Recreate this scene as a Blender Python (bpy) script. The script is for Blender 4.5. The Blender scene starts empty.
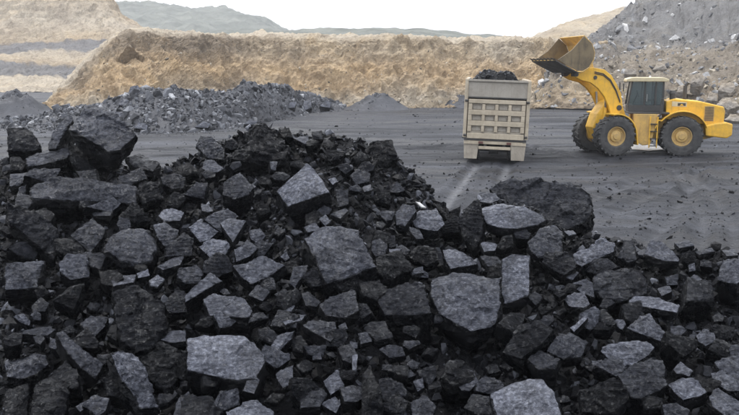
import bpy, bmesh, math, random
import numpy as np
from mathutils import Vector, Matrix, noise

random.seed(11)
rng = np.random.default_rng(11)
R = math.radians
scene = bpy.context.scene
col = scene.collection

# ------------------------------------------------------------------ camera
F_PX = 800.0                      # focal length in photo pixels (photo 739 x 415)
CX, CY = 369.5, 207.5
PITCH = R(9.75)
CAM = Vector((0, 0, 4.0))
cd = bpy.data.cameras.new('camera')
cam = bpy.data.objects.new('camera', cd)
col.objects.link(cam)
cam.location = CAM
cam.rotation_euler = (math.pi / 2 - PITCH, 0, 0)
cd.sensor_width = 36
cd.lens = 36 * F_PX / 739
cd.clip_start = 0.1
cd.clip_end = 6000
scene.camera = cam

# ------------------------------------------------------------------ sky, sun, exposure
SUN_EL, SUN_AZ = R(60), R(318)    # azimuth clockwise from +Y: beyond the heap, to the left
world = bpy.data.worlds.new('World')
scene.world = world
world.use_nodes = True
wn = world.node_tree.nodes
wl = world.node_tree.links
wn.clear()
sky = wn.new('ShaderNodeTexSky')
sky.sky_type = 'NISHITA'
sky.sun_disc = False
sky.sun_elevation = SUN_EL
sky.sun_rotation = SUN_AZ
sky.air_density = 1.0
sky.dust_density = 3.0
cloud = wn.new('ShaderNodeMix')
cloud.data_type = 'RGBA'
cloud.inputs[0].default_value = 0.93           # closed cloud layer
cloud.inputs[7].default_value = (9.3, 9.6, 10.2, 1)
bg = wn.new('ShaderNodeBackground')
bg.inputs[1].default_value = 0.12
wo = wn.new('ShaderNodeOutputWorld')
wl.new(sky.outputs[0], cloud.inputs[6])
# a closed overcast sky is about twice as bright overhead as at the horizon, the same all round
geo = wn.new('ShaderNodeTexCoord'); sepz = wn.new('ShaderNodeSeparateXYZ'); mad = wn.new('ShaderNodeMath'); mad.operation = 'MULTIPLY_ADD'
mxz = wn.new('ShaderNodeMath'); mxz.operation = 'MAXIMUM'; mxz.inputs[1].default_value = 0
wl.new(geo.outputs['Generated'], sepz.inputs[0]); wl.new(sepz.outputs[2], mxz.inputs[0]); wl.new(mxz.outputs[0], mad.inputs[0])
mad.inputs[1].default_value = .75; mad.inputs[2].default_value = .65
scl = wn.new('ShaderNodeVectorMath'); scl.operation = 'SCALE'
wl.new(cloud.outputs[2], scl.inputs[0]); wl.new(mad.outputs[0], scl.inputs['Scale'])
wl.new(scl.outputs[0], bg.inputs[0])
wl.new(bg.outputs[0], wo.inputs[0])
sd = bpy.data.lights.new('sun', 'SUN')
sd.energy = 1.5
sd.angle = R(14)
sd.color = (1.0, 0.98, 0.95)
sun = bpy.data.objects.new('sun', sd)
col.objects.link(sun)
sdir = Vector((math.sin(SUN_AZ) * math.cos(SUN_EL), math.cos(SUN_AZ) * math.cos(SUN_EL), math.sin(SUN_EL)))
sun.rotation_euler = sdir.to_track_quat('Z', 'Y').to_euler()
scene.view_settings.view_transform = 'Standard'
scene.view_settings.look = 'None'
scene.view_settings.gamma = 1
scene.view_settings.exposure = 0.9
scene.render.engine = 'CYCLES'
scene.cycles.use_denoising = True
scene.cycles.max_bounces = 6
scene.cycles.volume_bounces = 1

# ------------------------------------------------------------------ pixel <-> world
cp, sp = math.cos(PITCH), math.sin(PITCH)
FWD = Vector((0, cp, -sp)); UPV = Vector((0, sp, cp))
def ray(px, py):
    a = (px - CX) / F_PX; b = -(py - CY) / F_PX
    return FWD + Vector((a, 0, 0)) + UPV * b
def at(px, py, Y):
    d = ray(px, py)
    return CAM + d * (Y / d.y)
def ground_y(py):                 # distance at which this image row meets z = 0
    d = ray(CX, py)
    return -4.0 / d.z * d.y
def project(p):
    v = p - CAM
    z = v.dot(FWD)
    return CX + F_PX * v.x / z, CY - F_PX * v.dot(UPV) / z, z

# ------------------------------------------------------------------ helpers
def tag(o, label=None, cat=None, group=None, kind=None):
    if label: o['label'] = label
    if cat: o['category'] = cat
    if group: o['group'] = group
    if kind: o['kind'] = kind
    return o
def link(name, me, mat=None, parent=None):
    o = bpy.data.objects.new(name, me)
    col.objects.link(o)
    if mat: me.materials.append(mat)
    if parent: o.parent = parent
    return o
def empty(name, loc, rot=(0, 0, 0)):
    o = bpy.data.objects.new(name, None)
    col.objects.link(o)
    o.location = loc; o.rotation_euler = rot
    o.empty_display_size = .2
    return o
def obj(name, bm, mat, parent=None, bevel=0, smooth=False):
    bmesh.ops.recalc_face_normals(bm, faces=bm.faces[:])
    me = bpy.data.meshes.new(name)
    bm.to_mesh(me); bm.free()
    o = link(name, me, mat, parent)
    if smooth:
        me.polygons.foreach_set('use_smooth', [True] * len(me.polygons))
    if bevel:
        m = o.modifiers.new('bevel', 'BEVEL')
        m.width = bevel; m.segments = 2; m.limit_method = 'ANGLE'; m.angle_limit = R(35)
    return o
def fbm(p, o=4, H=1.0, l=2.1):
    return noise.fractal(p, H, l, o)

def box(bm, c, s, rot=None):
    m = Matrix.Translation(c)
    if rot: m = m @ rot.to_4x4()
    m = m @ Matrix.Diagonal((s[0], s[1], s[2], 1))
    bmesh.ops.create_cube(bm, size=1, matrix=m)
def prism(bm, prof, y0, y1):      # profile in x,z swept along y
    a = [bm.verts.new((x, y0, z)) for x, z in prof]
    b = [bm.verts.new((x, y1, z)) for x, z in prof]
    n = len(prof)
    bm.faces.new(a); bm.faces.new(b[::-1])
    for i in range(n):
        bm.faces.new((a[i], b[i], b[(i + 1) % n], a[(i + 1) % n]))
def strip(bm, prof, y0, y1, t):   # bent plate: open profile with thickness t
    n = len(prof); off = []
    for i in range(n):
        p = Vector(prof[max(i - 1, 0)]); q = Vector(prof[min(i + 1, n - 1)])
        d = (q - p).normalized(); off.append((prof[i][0] - d.y * t, prof[i][1] + d.x * t))
    prism(bm, list(prof) + off[::-1], y0, y1)
def cyl(bm, p0, p1, r0, r1=None, n=16):
    p0 = Vector(p0); p1 = Vector(p1); r1 = r0 if r1 is None else r1
    q = (p1 - p0).to_track_quat('Z', 'Y').to_matrix()
    A, B = [], []
    for i in range(n):
        a = 2 * math.pi * i / n
        e = q @ Vector((math.cos(a), math.sin(a), 0))
        A.append(bm.verts.new(p0 + e * r0)); B.append(bm.verts.new(p1 + e * r1))
    for i in range(n):
        j = (i + 1) % n
        bm.faces.new((A[i], A[j], B[j], B[i]))
    bm.faces.new(A[::-1]); bm.faces.new(B)
def lathe_y(bm, prof, n=32, ring=False):      # profile (radius, y) revolved about the y axis
    rings = []
    for r, y in prof:
        rings.append([bm.verts.new((r * math.cos(2 * math.pi * i / n), y, r * math.sin(2 * math.pi * i / n))) for i in range(n)])
    for a, b in list(zip(rings, rings[1:])) + ([(rings[-1], rings[0])] if ring else []):
        for i in range(n):
            j = (i + 1) % n
            bm.faces.new((a[i], a[j], b[j], b[i]))
    if not ring:
        bm.faces.new(rings[0][::-1]); bm.faces.new(rings[-1])

# ------------------------------------------------------------------ materials
class NT:
    def __init__(s, name):
        s.m = bpy.data.materials.new(name); s.m.use_nodes = True
        s.n = s.m.node_tree.nodes; s.l = s.m.node_tree.links
        s.b = s.n['Principled BSDF']
    def node(s, t, **kw):
        n = s.n.new(t)
        for k, v in kw.items():
            if k.startswith('i_'): n.inputs[int(k[2:])].default_value = v
            else: setattr(n, k, v)
        return n
    def put(s, a, b): s.l.new(a, b)
    def coord(s, kind='Object', scale=(1, 1, 1), rot=(0, 0, 0)):
        tc = s.node('ShaderNodeTexCoord'); mp = s.node('ShaderNodeMapping')
        mp.inputs['Scale'].default_value = scale; mp.inputs['Rotation'].default_value = rot
        s.put(tc.outputs[kind], mp.inputs[0]); return mp.outputs[0]
    def noise(s, vec, scale, detail=6, rough=.6, dist=0):
        n = s.node('ShaderNodeTexNoise')
        n.inputs['Scale'].default_value = scale; n.inputs['Detail'].default_value = detail
        n.inputs['Roughness'].default_value = rough; n.inputs['Distortion'].default_value = dist
        s.put(vec, n.inputs['Vector']); return n.outputs[0]
    def voro(s, vec, scale, feature='F1', out=0):
        n = s.node('ShaderNodeTexVoronoi'); n.feature = feature
        n.inputs['Scale'].default_value = scale; s.put(vec, n.inputs['Vector']); return n.outputs[out]
    def ramp(s, fac, stops):
        n = s.node('ShaderNodeValToRGB'); e = n.color_ramp.elements
        while len(e) > 1: e.remove(e[-1])
        for i, (p, c) in enumerate(stops):
            c = (c, c, c, 1) if isinstance(c, (int, float)) else (*c, 1)
            if i == 0: e[0].position = p; e[0].color = c
            else: e.new(p).color = c
        s.put(fac, n.inputs[0]); return n.outputs[0]
    def mix(s, fac, a, b, mode='MIX'):
        n = s.node('ShaderNodeMix', data_type='RGBA', blend_type=mode)
        for v, i in ((fac, 0), (a, 6), (b, 7)):
            if isinstance(v, (int, float)): n.inputs[i].default_value = v if i == 0 else (v, v, v, 1)
            elif isinstance(v, tuple): n.inputs[i].default_value = (*v, 1)
            else: s.put(v, n.inputs[i])
        return n.outputs[2]
    def math(s, op, a, b=0.0):
        n = s.node('ShaderNodeMath', operation=op)
        for v, i in ((a, 0), (b, 1)):
            if isinstance(v, (int, float)): n.inputs[i].default_value = v
            else: s.put(v, n.inputs[i])
        return n.outputs[0]
    def bump(s, h, strength=.5, dist=.05, prev=None):
        n = s.node('ShaderNodeBump')
        n.inputs['Strength'].default_value = strength; n.inputs['Distance'].default_value = dist
        s.put(h, n.inputs['Height'])
        if prev is not None: s.put(prev, n.inputs['Normal'])
        return n.outputs[0]
    def fin(s, colr=None, rough=None, normal=None, spec=None, metal=None):
        for v, k in ((colr, 'Base Color'), (rough, 'Roughness'), (normal, 'Normal'), (spec, 'Specular IOR Level'), (metal, 'Metallic')):
            if v is None: continue
            if isinstance(v, (int, float)): s.b.inputs[k].default_value = v
            elif isinstance(v, tuple): s.b.inputs[k].default_value = (*v, 1)
            else: s.put(v, s.b.inputs[k])
        return s.m

def coal_rock_mat():
    t = NT('coal_rock')
    oi = t.node('ShaderNodeObjectInfo')
    tc = t.node('ShaderNodeTexCoord')
    vr = t.node('ShaderNodeVectorRotate'); vr.rotation_type = 'EULER_XYZ'
    cx = t.node('ShaderNodeCombineXYZ')
    rnd = oi.outputs['Random']
    t.put(t.math('MULTIPLY', rnd, 5.0), cx.inputs[0]); t.put(t.math('MULTIPLY', rnd, 11.0), cx.inputs[2])
    t.put(tc.outputs['Object'], vr.inputs['Vector']); t.put(cx.outputs[0], vr.inputs['Rotation'])
    ofs = t.node('ShaderNodeVectorMath', operation='ADD'); cmb = t.node('ShaderNodeCombineXYZ')
    t.put(t.math('MULTIPLY', rnd, 91.0), cmb.inputs[0]); t.put(t.math('MULTIPLY', rnd, 37.0), cmb.inputs[1])
    t.put(vr.outputs[0], ofs.inputs[0]); t.put(cmb.outputs[0], ofs.inputs[1])
    v = ofs.outputs[0]
    mp = t.node('ShaderNodeMapping'); mp.inputs['Scale'].default_value = (1, 1, 5.0); t.put(v, mp.inputs[0])
    layer = t.noise(mp.outputs[0], 4.0, 5, .65, .4)
    fine = t.noise(v, 22, 9, .75)
    mott = t.noise(v, 9, 8, .72, .8)
    patch = t.noise(v, 2.6, 5, .6, .6)
    speck = t.noise(v, 60, 3, .6)
    sepc = t.node('ShaderNodeSeparateColor'); t.put(oi.outputs['Color'], sepc.inputs[0])
    dust = sepc.outputs[0]  # per-rock dust tone, doubling as light painted on the upper face
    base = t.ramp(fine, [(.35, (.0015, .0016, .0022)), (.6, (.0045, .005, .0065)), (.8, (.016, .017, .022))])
    lit_dusty = t.ramp(fine, [(.30, (.017, .0185, .024)), (.5, (.074, .0785, .097)), (.70, (.22, .232, .275))])  # dusty grey, raised to stand in for light on upper faces
    bed = t.node('ShaderNodeAttribute', attribute_name='lit_face')      # upper face coloured as if lit, sides darkened as if in shade
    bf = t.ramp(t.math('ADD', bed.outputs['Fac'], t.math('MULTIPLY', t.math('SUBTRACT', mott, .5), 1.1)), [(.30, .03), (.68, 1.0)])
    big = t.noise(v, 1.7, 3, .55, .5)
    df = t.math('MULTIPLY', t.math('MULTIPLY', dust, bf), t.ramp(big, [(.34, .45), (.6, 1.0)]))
    c = t.mix(df, base, lit_dusty)
    c = t.mix(t.ramp(mott, [(.29, .85), (.36, 0)]), c, (.003, .003, .004))
    c = t.mix(t.ramp(speck, [(.69, 0), (.75, .2)]), c, (.08, .085, .10))
    rg = t.ramp(patch, [(.35, .14), (.65, .40)])
    glint = t.noise(v, 30, 5, .7)
    gl = t.math('ADD', t.math('MULTIPLY', t.ramp(glint, [(.54, 0.0), (.66, .55)]), t.ramp(patch, [(.35, 1.0), (.62, .4)])), t.ramp(patch, [(.38, .13), (.56, .03)]))
    n1 = t.bump(layer, 1.0, .06)
    n2 = t.bump(mott, .7, .045, n1)
    n3 = t.bump(fine, .55, .014, n2)
    return t.fin(c, rg, n3, gl)
M = {}
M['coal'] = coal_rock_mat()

def coal_fine_mat(name, lo, hi, sc=9):
    t = NT(name); v = t.coord()
    f = t.noise(v, sc, 8, .7); p = t.noise(v, sc * .12, 4)
    c = t.mix(t.ramp(p, [(.35, 0), (.65, .7)]), t.ramp(f, [(.3, lo), (.75, hi)]), tuple(x * 1.5 for x in hi))
    n = t.bump(f, .8, .05); n = t.bump(t.voro(v, sc * 3), .6, .03, n)
    return t.fin(c, t.ramp(p, [(.3, .45), (.7, .75)]), n, .07)
M['coal_fine'] = coal_fine_mat('coal_fine', (.0015, .0015, .002), (.006, .0063, .0075))
def rubble_mat(name, stops, rg=(.4, .7), fs=30):      # each loose piece takes its own tone
    t = NT(name); v = t.coord()
    g = t.node('ShaderNodeNewGeometry')
    f = t.noise(v, fs, 6, .7)
    c = t.ramp(g.outputs['Random Per Island'], stops)
    c = t.mix(.75, c, t.ramp(f, [(.25, .3), (.75, 1.4)]), 'MULTIPLY')
    r = t.math('ADD', t.math('MULTIPLY', f, rg[1] - rg[0]), rg[0])
    return t.fin(c, r, t.bump(f, .7, .02), .10)
M['coal_chip'] = rubble_mat('coal_chip', [(0, (.002, .002, .0026)), (.55, (.007, .0073, .009)), (.8, (.018, .019, .023)), (.94, (.05, .053, .063)), (1, (.14, .147, .17))], (.15, .45))
M['coal_grey'] = rubble_mat('coal_grey_rubble', [(0, (.02, .021, .024)), (.4, (.06, .062, .07)), (.75, (.115, .12, .135)), (.95, (.2, .205, .22)), (1, (.36, .365, .38))], fs=8)
M['scree'] = rubble_mat('spoil_scree', [(0, (.09, .09, .095)), (.4, (.19, .19, .193)), (.8, (.30, .298, .295)), (1, (.50, .49, .48))], (.6, .9), 6)
M['scree_tan'] = rubble_mat('spoil_scree_tan', [(0, (.10, .085, .065)), (.5, (.24, .205, .155)), (1, (.44, .39, .31))], (.6, .9), 6)

def floor_mat():
    t = NT('pit_floor'); v = t.coord()
    big = t.noise(v, .045, 5, .55, .5)
    st = t.noise(t.coord(scale=(.05, .45, 1), rot=(0, 0, R(8))), 1.0, 7, .65, .6)
    fine = t.noise(v, 4.5, 9, .72); grit = t.noise(v, 28, 5, .7)
    c = t.ramp(st, [(.34, (.006, .0064, .0085)), (.5, (.018, .0192, .0242)), (.66, (.066, .0698, .084))])
    c = t.mix(t.ramp(big, [(.42, 0), (.66, .6)]), c, (.062, .065, .077))
    wet = t.ramp(t.noise(t.coord(scale=(.10, .28, 1), rot=(0, 0, R(-12))), 1.0, 6, .62, .9), [(.47, 0), (.57, 1)])
    c = t.mix(t.math('MULTIPLY', wet, .75), c, (.010, .0104, .0125))      # damp patches
    c = t.mix(.8, c, t.ramp(fine, [(.25, .4), (.75, 1.6)]), 'MULTIPLY')
    c = t.mix(.5, c, t.ramp(grit, [(.3, .4), (.7, 1.7)]), 'MULTIPLY')
    tr = t.node('ShaderNodeAttribute', attribute_name='track')      # packed pale wheel marks behind the truck
    c = t.mix(t.math('MULTIPLY', tr.outputs['Fac'], t.ramp(fine, [(.35, .2), (.6, .8)])), c, (.21, .213, .225))
    n = t.bump(t.noise(v, 1.3, 7, .7), .8, .35); n = t.bump(fine, 1.0, .16, n); n = t.bump(grit, .8, .04, n)
    rr = t.mix(wet, t.ramp(st, [(.35, .85), (.65, .6)]), .42)
    return t.fin(c, rr, n, .25)
M['floor'] = floor_mat()

def earth_mat(name, scale=1.0):
    # per-vertex 'soil' colour says which layer the bank shows; noise gives grain and stains
    t = NT(name); v = t.coord()
    at_ = t.node('ShaderNodeAttribute', attribute_name='soil')
    a = t.noise(v, .22 * scale, 6, .65, .8); b = t.noise(v, 1.1 * scale, 7, .7); f = t.noise(v, 5 * scale, 6, .7)
    vert = t.noise(t.coord(scale=(1, 1, .15)), .55 * scale, 5, .65, .3)
    spots = t.voro(v, .35 * scale)
    c = t.mix(.45, at_.outputs[0], t.ramp(a, [(.3, (.62, .58, .56)), (.5, (1, 1, 1)), (.7, (1.25, 1.12, .90))]), 'MULTIPLY')
    c = t.mix(.42, c, t.ramp(b, [(.28, (.5, .47, .44)), (.5, (1, 1, 1)), (.75, (1.3, 1.27, 1.2))]), 'MULTIPLY')
    c = t.mix(.55, c, t.ramp(vert, [(.3, (.62, .59, .57)), (.6, (1.12, 1.12, 1.12))]), 'MULTIPLY')
    c = t.mix(.45, c, t.ramp(f, [(.3, .55), (.7, 1.35)]), 'MULTIPLY')
    c = t.mix(t.ramp(b, [(.62, 0), (.68, .6)]), c, (.15, .115, .08))
    n = t.bump(b, 1.0, .7 / scale); n = t.bump(vert, .7, .5 / scale, n); n = t.bump(f, .9, .2 / scale, n)
    return t.fin(c, .92, n, .2)
M['earth'] = earth_mat('quarry_earth')
M['earth_far'] = earth_mat('quarry_earth_far', .45)
def hill_mat():
    t = NT('wooded_hill'); v = t.coord()
    f = t.noise(v, .05, 7, .7); b = t.voro(v, .09)
    c = t.ramp(f, [(.3, (.06, .067, .055)), (.6, (.115, .12, .10)), (.8, (.18, .178, .155))])
    return t.fin(c, .95, t.bump(b, 1, 4), .1)
M['hill'] = hill_mat()
def boulder_mat():
    t = NT('quarry_boulder'); v = t.coord()
    f = t.noise(v, 2.2, 8, .7); p = t.noise(v, .7, 4)
    c = t.ramp(f, [(.3, (.10, .085, .07)), (.55, (.26, .22, .17)), (.8, (.42, .37, .30))])
    c = t.mix(t.ramp(p, [(.4, 0), (.65, .6)]), c, (.20, .195, .19))
    return t.fin(c, .9, t.bump(f, .9, .12), .2)
M['boulder'] = boulder_mat()
def clod_mat():
    t = NT('earth_clod'); v = t.coord(); f = t.noise(v, 1.6, 8, .7)
    c = t.ramp(f, [(.3, (.17, .135, .095)), (.55, (.36, .29, .20)), (.8, (.48, .41, .31))])
    return t.fin(c, .92, t.bump(f, .9, .2), .2)
M['clod'] = clod_mat()

def paint(name, c, rough=.45, dirt=(.10, .09, .08), amount=.5, sc=1.6, metal=0):
    t = NT(name); v = t.coord()
    a = t.noise(v, sc, 8, .7, .5); b = t.noise(v, sc * 9, 5, .7)
    st = t.noise(t.coord(scale=(6, 6, .7)), sc, 5, .6)
    cc = t.mix(.25, c, t.ramp(b, [(.3, .7), (.7, 1.2)]), 'MULTIPLY')
    cc = t.mix(t.ramp(a, [(.42, 0), (.72, amount)]), cc, dirt)
    cc = t.mix(t.ramp(st, [(.52, 0), (.75, amount * .7)]), cc, dirt)
    return t.fin(cc, t.ramp(a, [(.4, rough), (.7, min(.9, rough + .35))]), t.bump(b, .12, .01), .45, metal)
M['yellow'] = paint('loader_yellow_paint', (.74, .42, .03), .38, (.20, .14, .07), .5)
M['yellow_pale'] = paint('dusty_yellow_paint', (.56, .36, .10), .55, (.17, .135, .09), .7)
M['cream'] = paint('cream_paint', (.52, .45, .29), .5, (.3, .27, .22), .4)
M['bucket'] = paint('worn_bucket_steel', (.17, .13, .075), .5, (.04, .036, .031), .85, 1.2, .2)
M['steel_dark'] = paint('dark_steel', (.035, .034, .033), .5, (.09, .085, .08), .5)
M['chrome'] = paint('cylinder_rod', (.45, .45, .45), .25, (.1, .1, .1), .3, 2, .9)
M['truck'] = paint('truck_beige_paint', (.43, .37, .28), .55, (.20, .165, .12), .6)
M['truck_grey'] = paint('truck_grey_beige', (.31, .285, .245), .6, (.16, .14, .115), .6)
M['truck_in'] = paint('truck_recess_paint', (.36, .325, .27), .65, (.15, .13, .11), .6)
M['flap'] = paint('mudflap_beige', (.36, .32, .26), .7, (.14, .12, .10), .7)
M['rim'] = paint('tan_wheel_rim', (.50, .33, .11), .55, (.14, .12, .10), .6)
M['red'] = paint('tail_lamp_red', (.10, .025, .02), .3, (.1, .08, .07), .4)
def tyre_mat():
    t = NT('dusty_tyre'); v = t.coord(); f = t.noise(v, 5, 7, .7)
    c = t.ramp(f, [(.3, (.022, .022, .023)), (.7, (.075, .074, .073))])
    return t.fin(c, .8, t.bump(f, .4, .03), .35)
M['tyre'] = tyre_mat()
def glass_mat():
    t = NT('cab_glass')
    v = t.coord(); f = t.noise(v, 2, 4)
    t.fin((.30, .37, .39), t.ramp(f, [(.3, .04), (.7, .12)]), None, .7)
    t.b.inputs['Transmission Weight'].default_value = .85
    t.b.inputs['IOR'].default_value = 1.45
    return t.m
M['glass'] = glass_mat()
def water_mat():
    t = NT('puddle_water'); v = t.coord(); f = t.noise(v, 3, 4)
    return t.fin((.34, .34, .34), t.ramp(f, [(.3, .05), (.7, .2)]), t.bump(f, .05, .01), .8)
M['water'] = water_mat()
M['white_stone'] = paint('white_stone', (.30, .30, .30), .7, (.3, .3, .3), .4, 6)

# ------------------------------------------------------------------ pit floor
def seg_dist(x, y, pts):
    best = 1e9
    for (ax, ay), (bx, by) in zip(pts, pts[1:]):
        dx, dy = bx - ax, by - ay
        t = max(0, min(1, ((x - ax) * dx + (y - ay) * dy) / (dx * dx + dy * dy)))
        best = min(best, math.hypot(x - ax - t * dx, y - ay - t * dy))
    return best
def gpt(px, py):
    p = at(px, py, ground_y(py)); return (p.x, p.y)
TRACKS = [
    [gpt(477, 160), gpt(462, 182), gpt(448, 200), gpt(425, 232)],
    [gpt(508, 160), gpt(503, 176), gpt(500, 195)],
    [gpt(590, 200), gpt(640, 178), gpt(700, 170), gpt(780, 168)],
    [gpt(610, 215), gpt(660, 190), gpt(700, 182), gpt(790, 182)],
    [gpt(640, 250), gpt(672, 215), gpt(690, 190), gpt(700, 165)],
    [gpt(700, 250), gpt(706, 220), gpt(690, 190), gpt(672, 165)],
    [gpt(738, 250), gpt(730, 220), gpt(708, 190), gpt(690, 172)],
    [gpt(410, 148), gpt(500, 140), gpt(600, 158), gpt(760, 160)],
    [gpt(340, 140), gpt(430, 128), gpt(560, 128), gpt(700, 140)],
    [gpt(120, 150), gpt(190, 146), gpt(260, 143)],
    [gpt(120, 158), gpt(190, 153), gpt(260, 150)],
]
def floor_z(x, y):
    z = .10 * fbm(Vector((x * .09, y * .09, 3)), 3) + .035 * fbm(Vector((x * .7, y * .7, 7)), 2)
    if 13 < y < 75 and -14 < x < 32:
        if y < 28 and x > 4:      # churned ground right of the heap
            z += .05 * fbm(Vector((x * .5, y * .5, 1)), 4, .6)
        for tr in TRACKS:
            d = seg_dist(x, y, tr)
            if d < .8:
                z += -.10 * math.exp(-(d / .24) ** 2) + .06 * math.exp(-((d - .46) / .14) ** 2)
    return z - .06
def axis(lo, f0, f1, hi, step, grow=1.16):
    a = list(np.arange(f0, f1, step)); s = step; v = f1
    while v < hi: a.append(v); s *= grow; v += s
    a.append(hi); s = step; v = f0 - step; b = []
    while v > lo: b.append(v); s *= grow; v -= s
    b.append(lo)
    return b[::-1] + a
xs = axis(-900, -9, 21, 900, .17); ys = axis(-280, 13.5, 44, 980, .17, 1.07)
verts = [(x, y, floor_z(x, y) if y < 400 else -.1) for y in ys for x in xs]
nx = len(xs)
faces = [(j * nx + i, j * nx + i + 1, (j + 1) * nx + i + 1, (j + 1) * nx + i) for j in range(len(ys) - 1) for i in range(nx - 1)]
me = bpy.data.meshes.new('ground'); me.from_pydata(verts, [], faces)
me.polygons.foreach_set('use_smooth', [True] * len(me.polygons))
ta = me.attributes.new('track', 'FLOAT', 'POINT')
def track_of(x, y):
    if not (12 < y < 60 and -8 < x < 26): return 0.0
    return max(k * math.exp(-(seg_dist(x, y, tr) / .13) ** 2) for k, tr in zip((1, 1, .2, .2, .25, .25, .25, .25, .2, 0, 0), TRACKS))
ta.data.foreach_set('value', [track_of(v[0], v[1]) for v in verts])
ground = link('ground', me, M['floor'])
tag(ground, 'dark grey coal-dusted quarry floor with tyre tracks', 'ground', kind='structure')

# ------------------------------------------------------------------ banks, cliffs and hills
def lerp(a, b, t): return a + (b - a) * t
TAN = (.42, .34, .24); OCH = (.455, .335, .205); PALE = (.48, .415, .325); GREY = (.185, .18, .18); BROWN = (.25, .20, .145); SLATE = (.205, .203, .202)
def ribbon(name, cols, nu, nv, amp, nscale, mat, label, cat, vstretch=1.0, fine=.35, smooth=True, rim=None):
    """cols: [(px, [(py, Y, soil colour), ...])]; rows run from the foot to the top and back over the rim"""
    pxs = [c[0] for c in cols]; nr = len(cols[0][1])
    G = []; C = []
    for iu in range(nu + 1):
        px = lerp(pxs[0], pxs[-1], iu / nu)
        k = max(0, min(len(pxs) - 2, sum(1 for p in pxs[1:] if p <= px)))
        t = (px - pxs[k]) / (pxs[k + 1] - pxs[k])
        t = t * t * (3 - 2 * t) * .5 + t * .5
        rows = []
        for a, b in zip(cols[k][1], cols[k + 1][1]):
            P = at(pxs[k], a[0], a[1]).lerp(at(pxs[k + 1], b[0], b[1]), t)
            rows.append((P, [lerp(x, y, t) for x, y in zip(a[2], b[2])]))
        g = []; c = []
        for iv in range(nv + 1):
            f = iv / nv * (nr - 1); r = min(nr - 2, int(f)); s = f - r
            g.append(rows[r][0].lerp(rows[r + 1][0], s)); c.append([lerp(x, y, s) for x, y in zip(rows[r][1], rows[r + 1][1])])
        G.append(g); C.append(c)
    out = [[None] * (nv + 1) for _ in range(nu + 1)]
    for i in range(nu + 1):
        for j in range(nv + 1):
            du = G[min(i + 1, nu)][j] - G[max(i - 1, 0)][j]
            dv = G[i][min(j + 1, nv)] - G[i][max(j - 1, 0)]
            n = du.cross(dv)
            n = n.normalized() if n.length > 1e-6 else Vector((0, 0, 1))
            p = G[i][j]; q = Vector((p.x, p.y, p.z * vstretch)) * nscale
            d = amp * (fbm(q, 4, .9) + fine * fbm(q * 4.3 + Vector((9, 0, 0)), 4, .8))
            if rim is not None:      # cut face: gullies and bucket scars run down it, the rim stays level
                gx = p.x * .33 + p.y * .2
                d += amp * (.9 * abs(noise.noise(Vector((gx, p.z * .06, 2)))) + .5 * abs(noise.noise(Vector((gx * 3.1, p.z * .12, 8)))) - .4)
                d += amp * .35 * ((p.z * .45 + .8 * noise.noise(Vector((p.x * .06, p.y * .06, 1)))) % 1.0 - .5)
                if j / nv > rim: d *= .55
                if p.y < 84 and p.x < -15:      # an arched hollow where the bank has slumped
                    hx_, hy_, _ = project(p)
                    u = (hx_ - 131) / 16
                    if abs(u) < 1:
                        w = (hy_ - (53.5 + 8 * u * u)) / 5.5
                        if 0 < w < 1: d -= 1.7 * (1 - w) * (1 - u * u)
                        elif -1.2 < w <= 0: d += .6 * (1 + w / 1.2) * (1 - u * u)
            out[i][j] = p + n * d * (.35 if j == 0 else 1)
    V = [tuple(p) for g in out for p in g]; w = nv + 1
    Fc = [(i * w + j, (i + 1) * w + j, (i + 1) * w + j + 1, i * w + j + 1) for i in range(nu) for j in range(nv)]
    me = bpy.data.meshes.new(name); me.from_pydata(V, [], Fc)
    ca = me.attributes.new('soil', 'FLOAT_COLOR', 'POINT')
    ca.data.foreach_set('color', [x for c in C for q in c for x in (*q, 1)])
    me.polygons.foreach_set('use_smooth', [smooth] * len(me.polygons))
    o = link(name, me, mat)
    tag(o, label, cat, kind='structure')
    return o, out
def gy(py): return ground_y(py)

# distant wooded hills
ribbon('hill', [
    (60, [(75, 520, TAN), (30, 600, TAN), (0, 700, TAN), (30, 900, TAN)]),
    (125, [(75, 520, TAN), (30, 600, TAN), (1, 700, TAN), (30, 900, TAN)]),
    (165, [(75, 520, TAN), (32, 600, TAN), (3, 700, TAN), (30, 900, TAN)]),
    (200, [(75, 520, TAN), (32, 600, TAN), (5, 700, TAN), (30, 900, TAN)]),
    (235, [(75, 520, TAN), (32, 600, TAN), (11, 700, TAN), (30, 900, TAN)]),
    (262, [(75, 520, TAN), (33, 600, TAN), (21, 700, TAN), (34, 900, TAN)]),
    (290, [(75, 520, TAN), (45, 600, TAN), (31, 700, TAN), (38, 900, TAN)]),
    (330, [(75, 520, TAN), (55, 600, TAN), (40, 700, TAN), (45, 900, TAN)])], 150, 40, 5, .03, M['hill'],
    'hazy wooded hill far beyond the quarry', 'hill')
ribbon('hill', [
    (200, [(75, 330, TAN), (40, 380, TAN), (31, 420, TAN), (45, 520, TAN)]),
    (290, [(75, 330, TAN), (40, 380, TAN), (30, 420, TAN), (45, 520, TAN)]),
    (350, [(75, 330, TAN), (40, 380, TAN), (27.5, 420, TAN), (45, 520, TAN)]),
    (420, [(75, 330, TAN), (40, 380, TAN), (28.5, 420, TAN), (45, 520, TAN)]),
    (480, [(75, 330, TAN), (42, 380, TAN), (34, 420, TAN), (48, 520, TAN)]),
    (560, [(75, 330, TAN), (48, 380, TAN), (41, 420, TAN), (52, 520, TAN)])], 150, 30, 1.2, .05, M['hill'],
    'low hazy ridge of scrub just above the quarry rim', 'hill')

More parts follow.
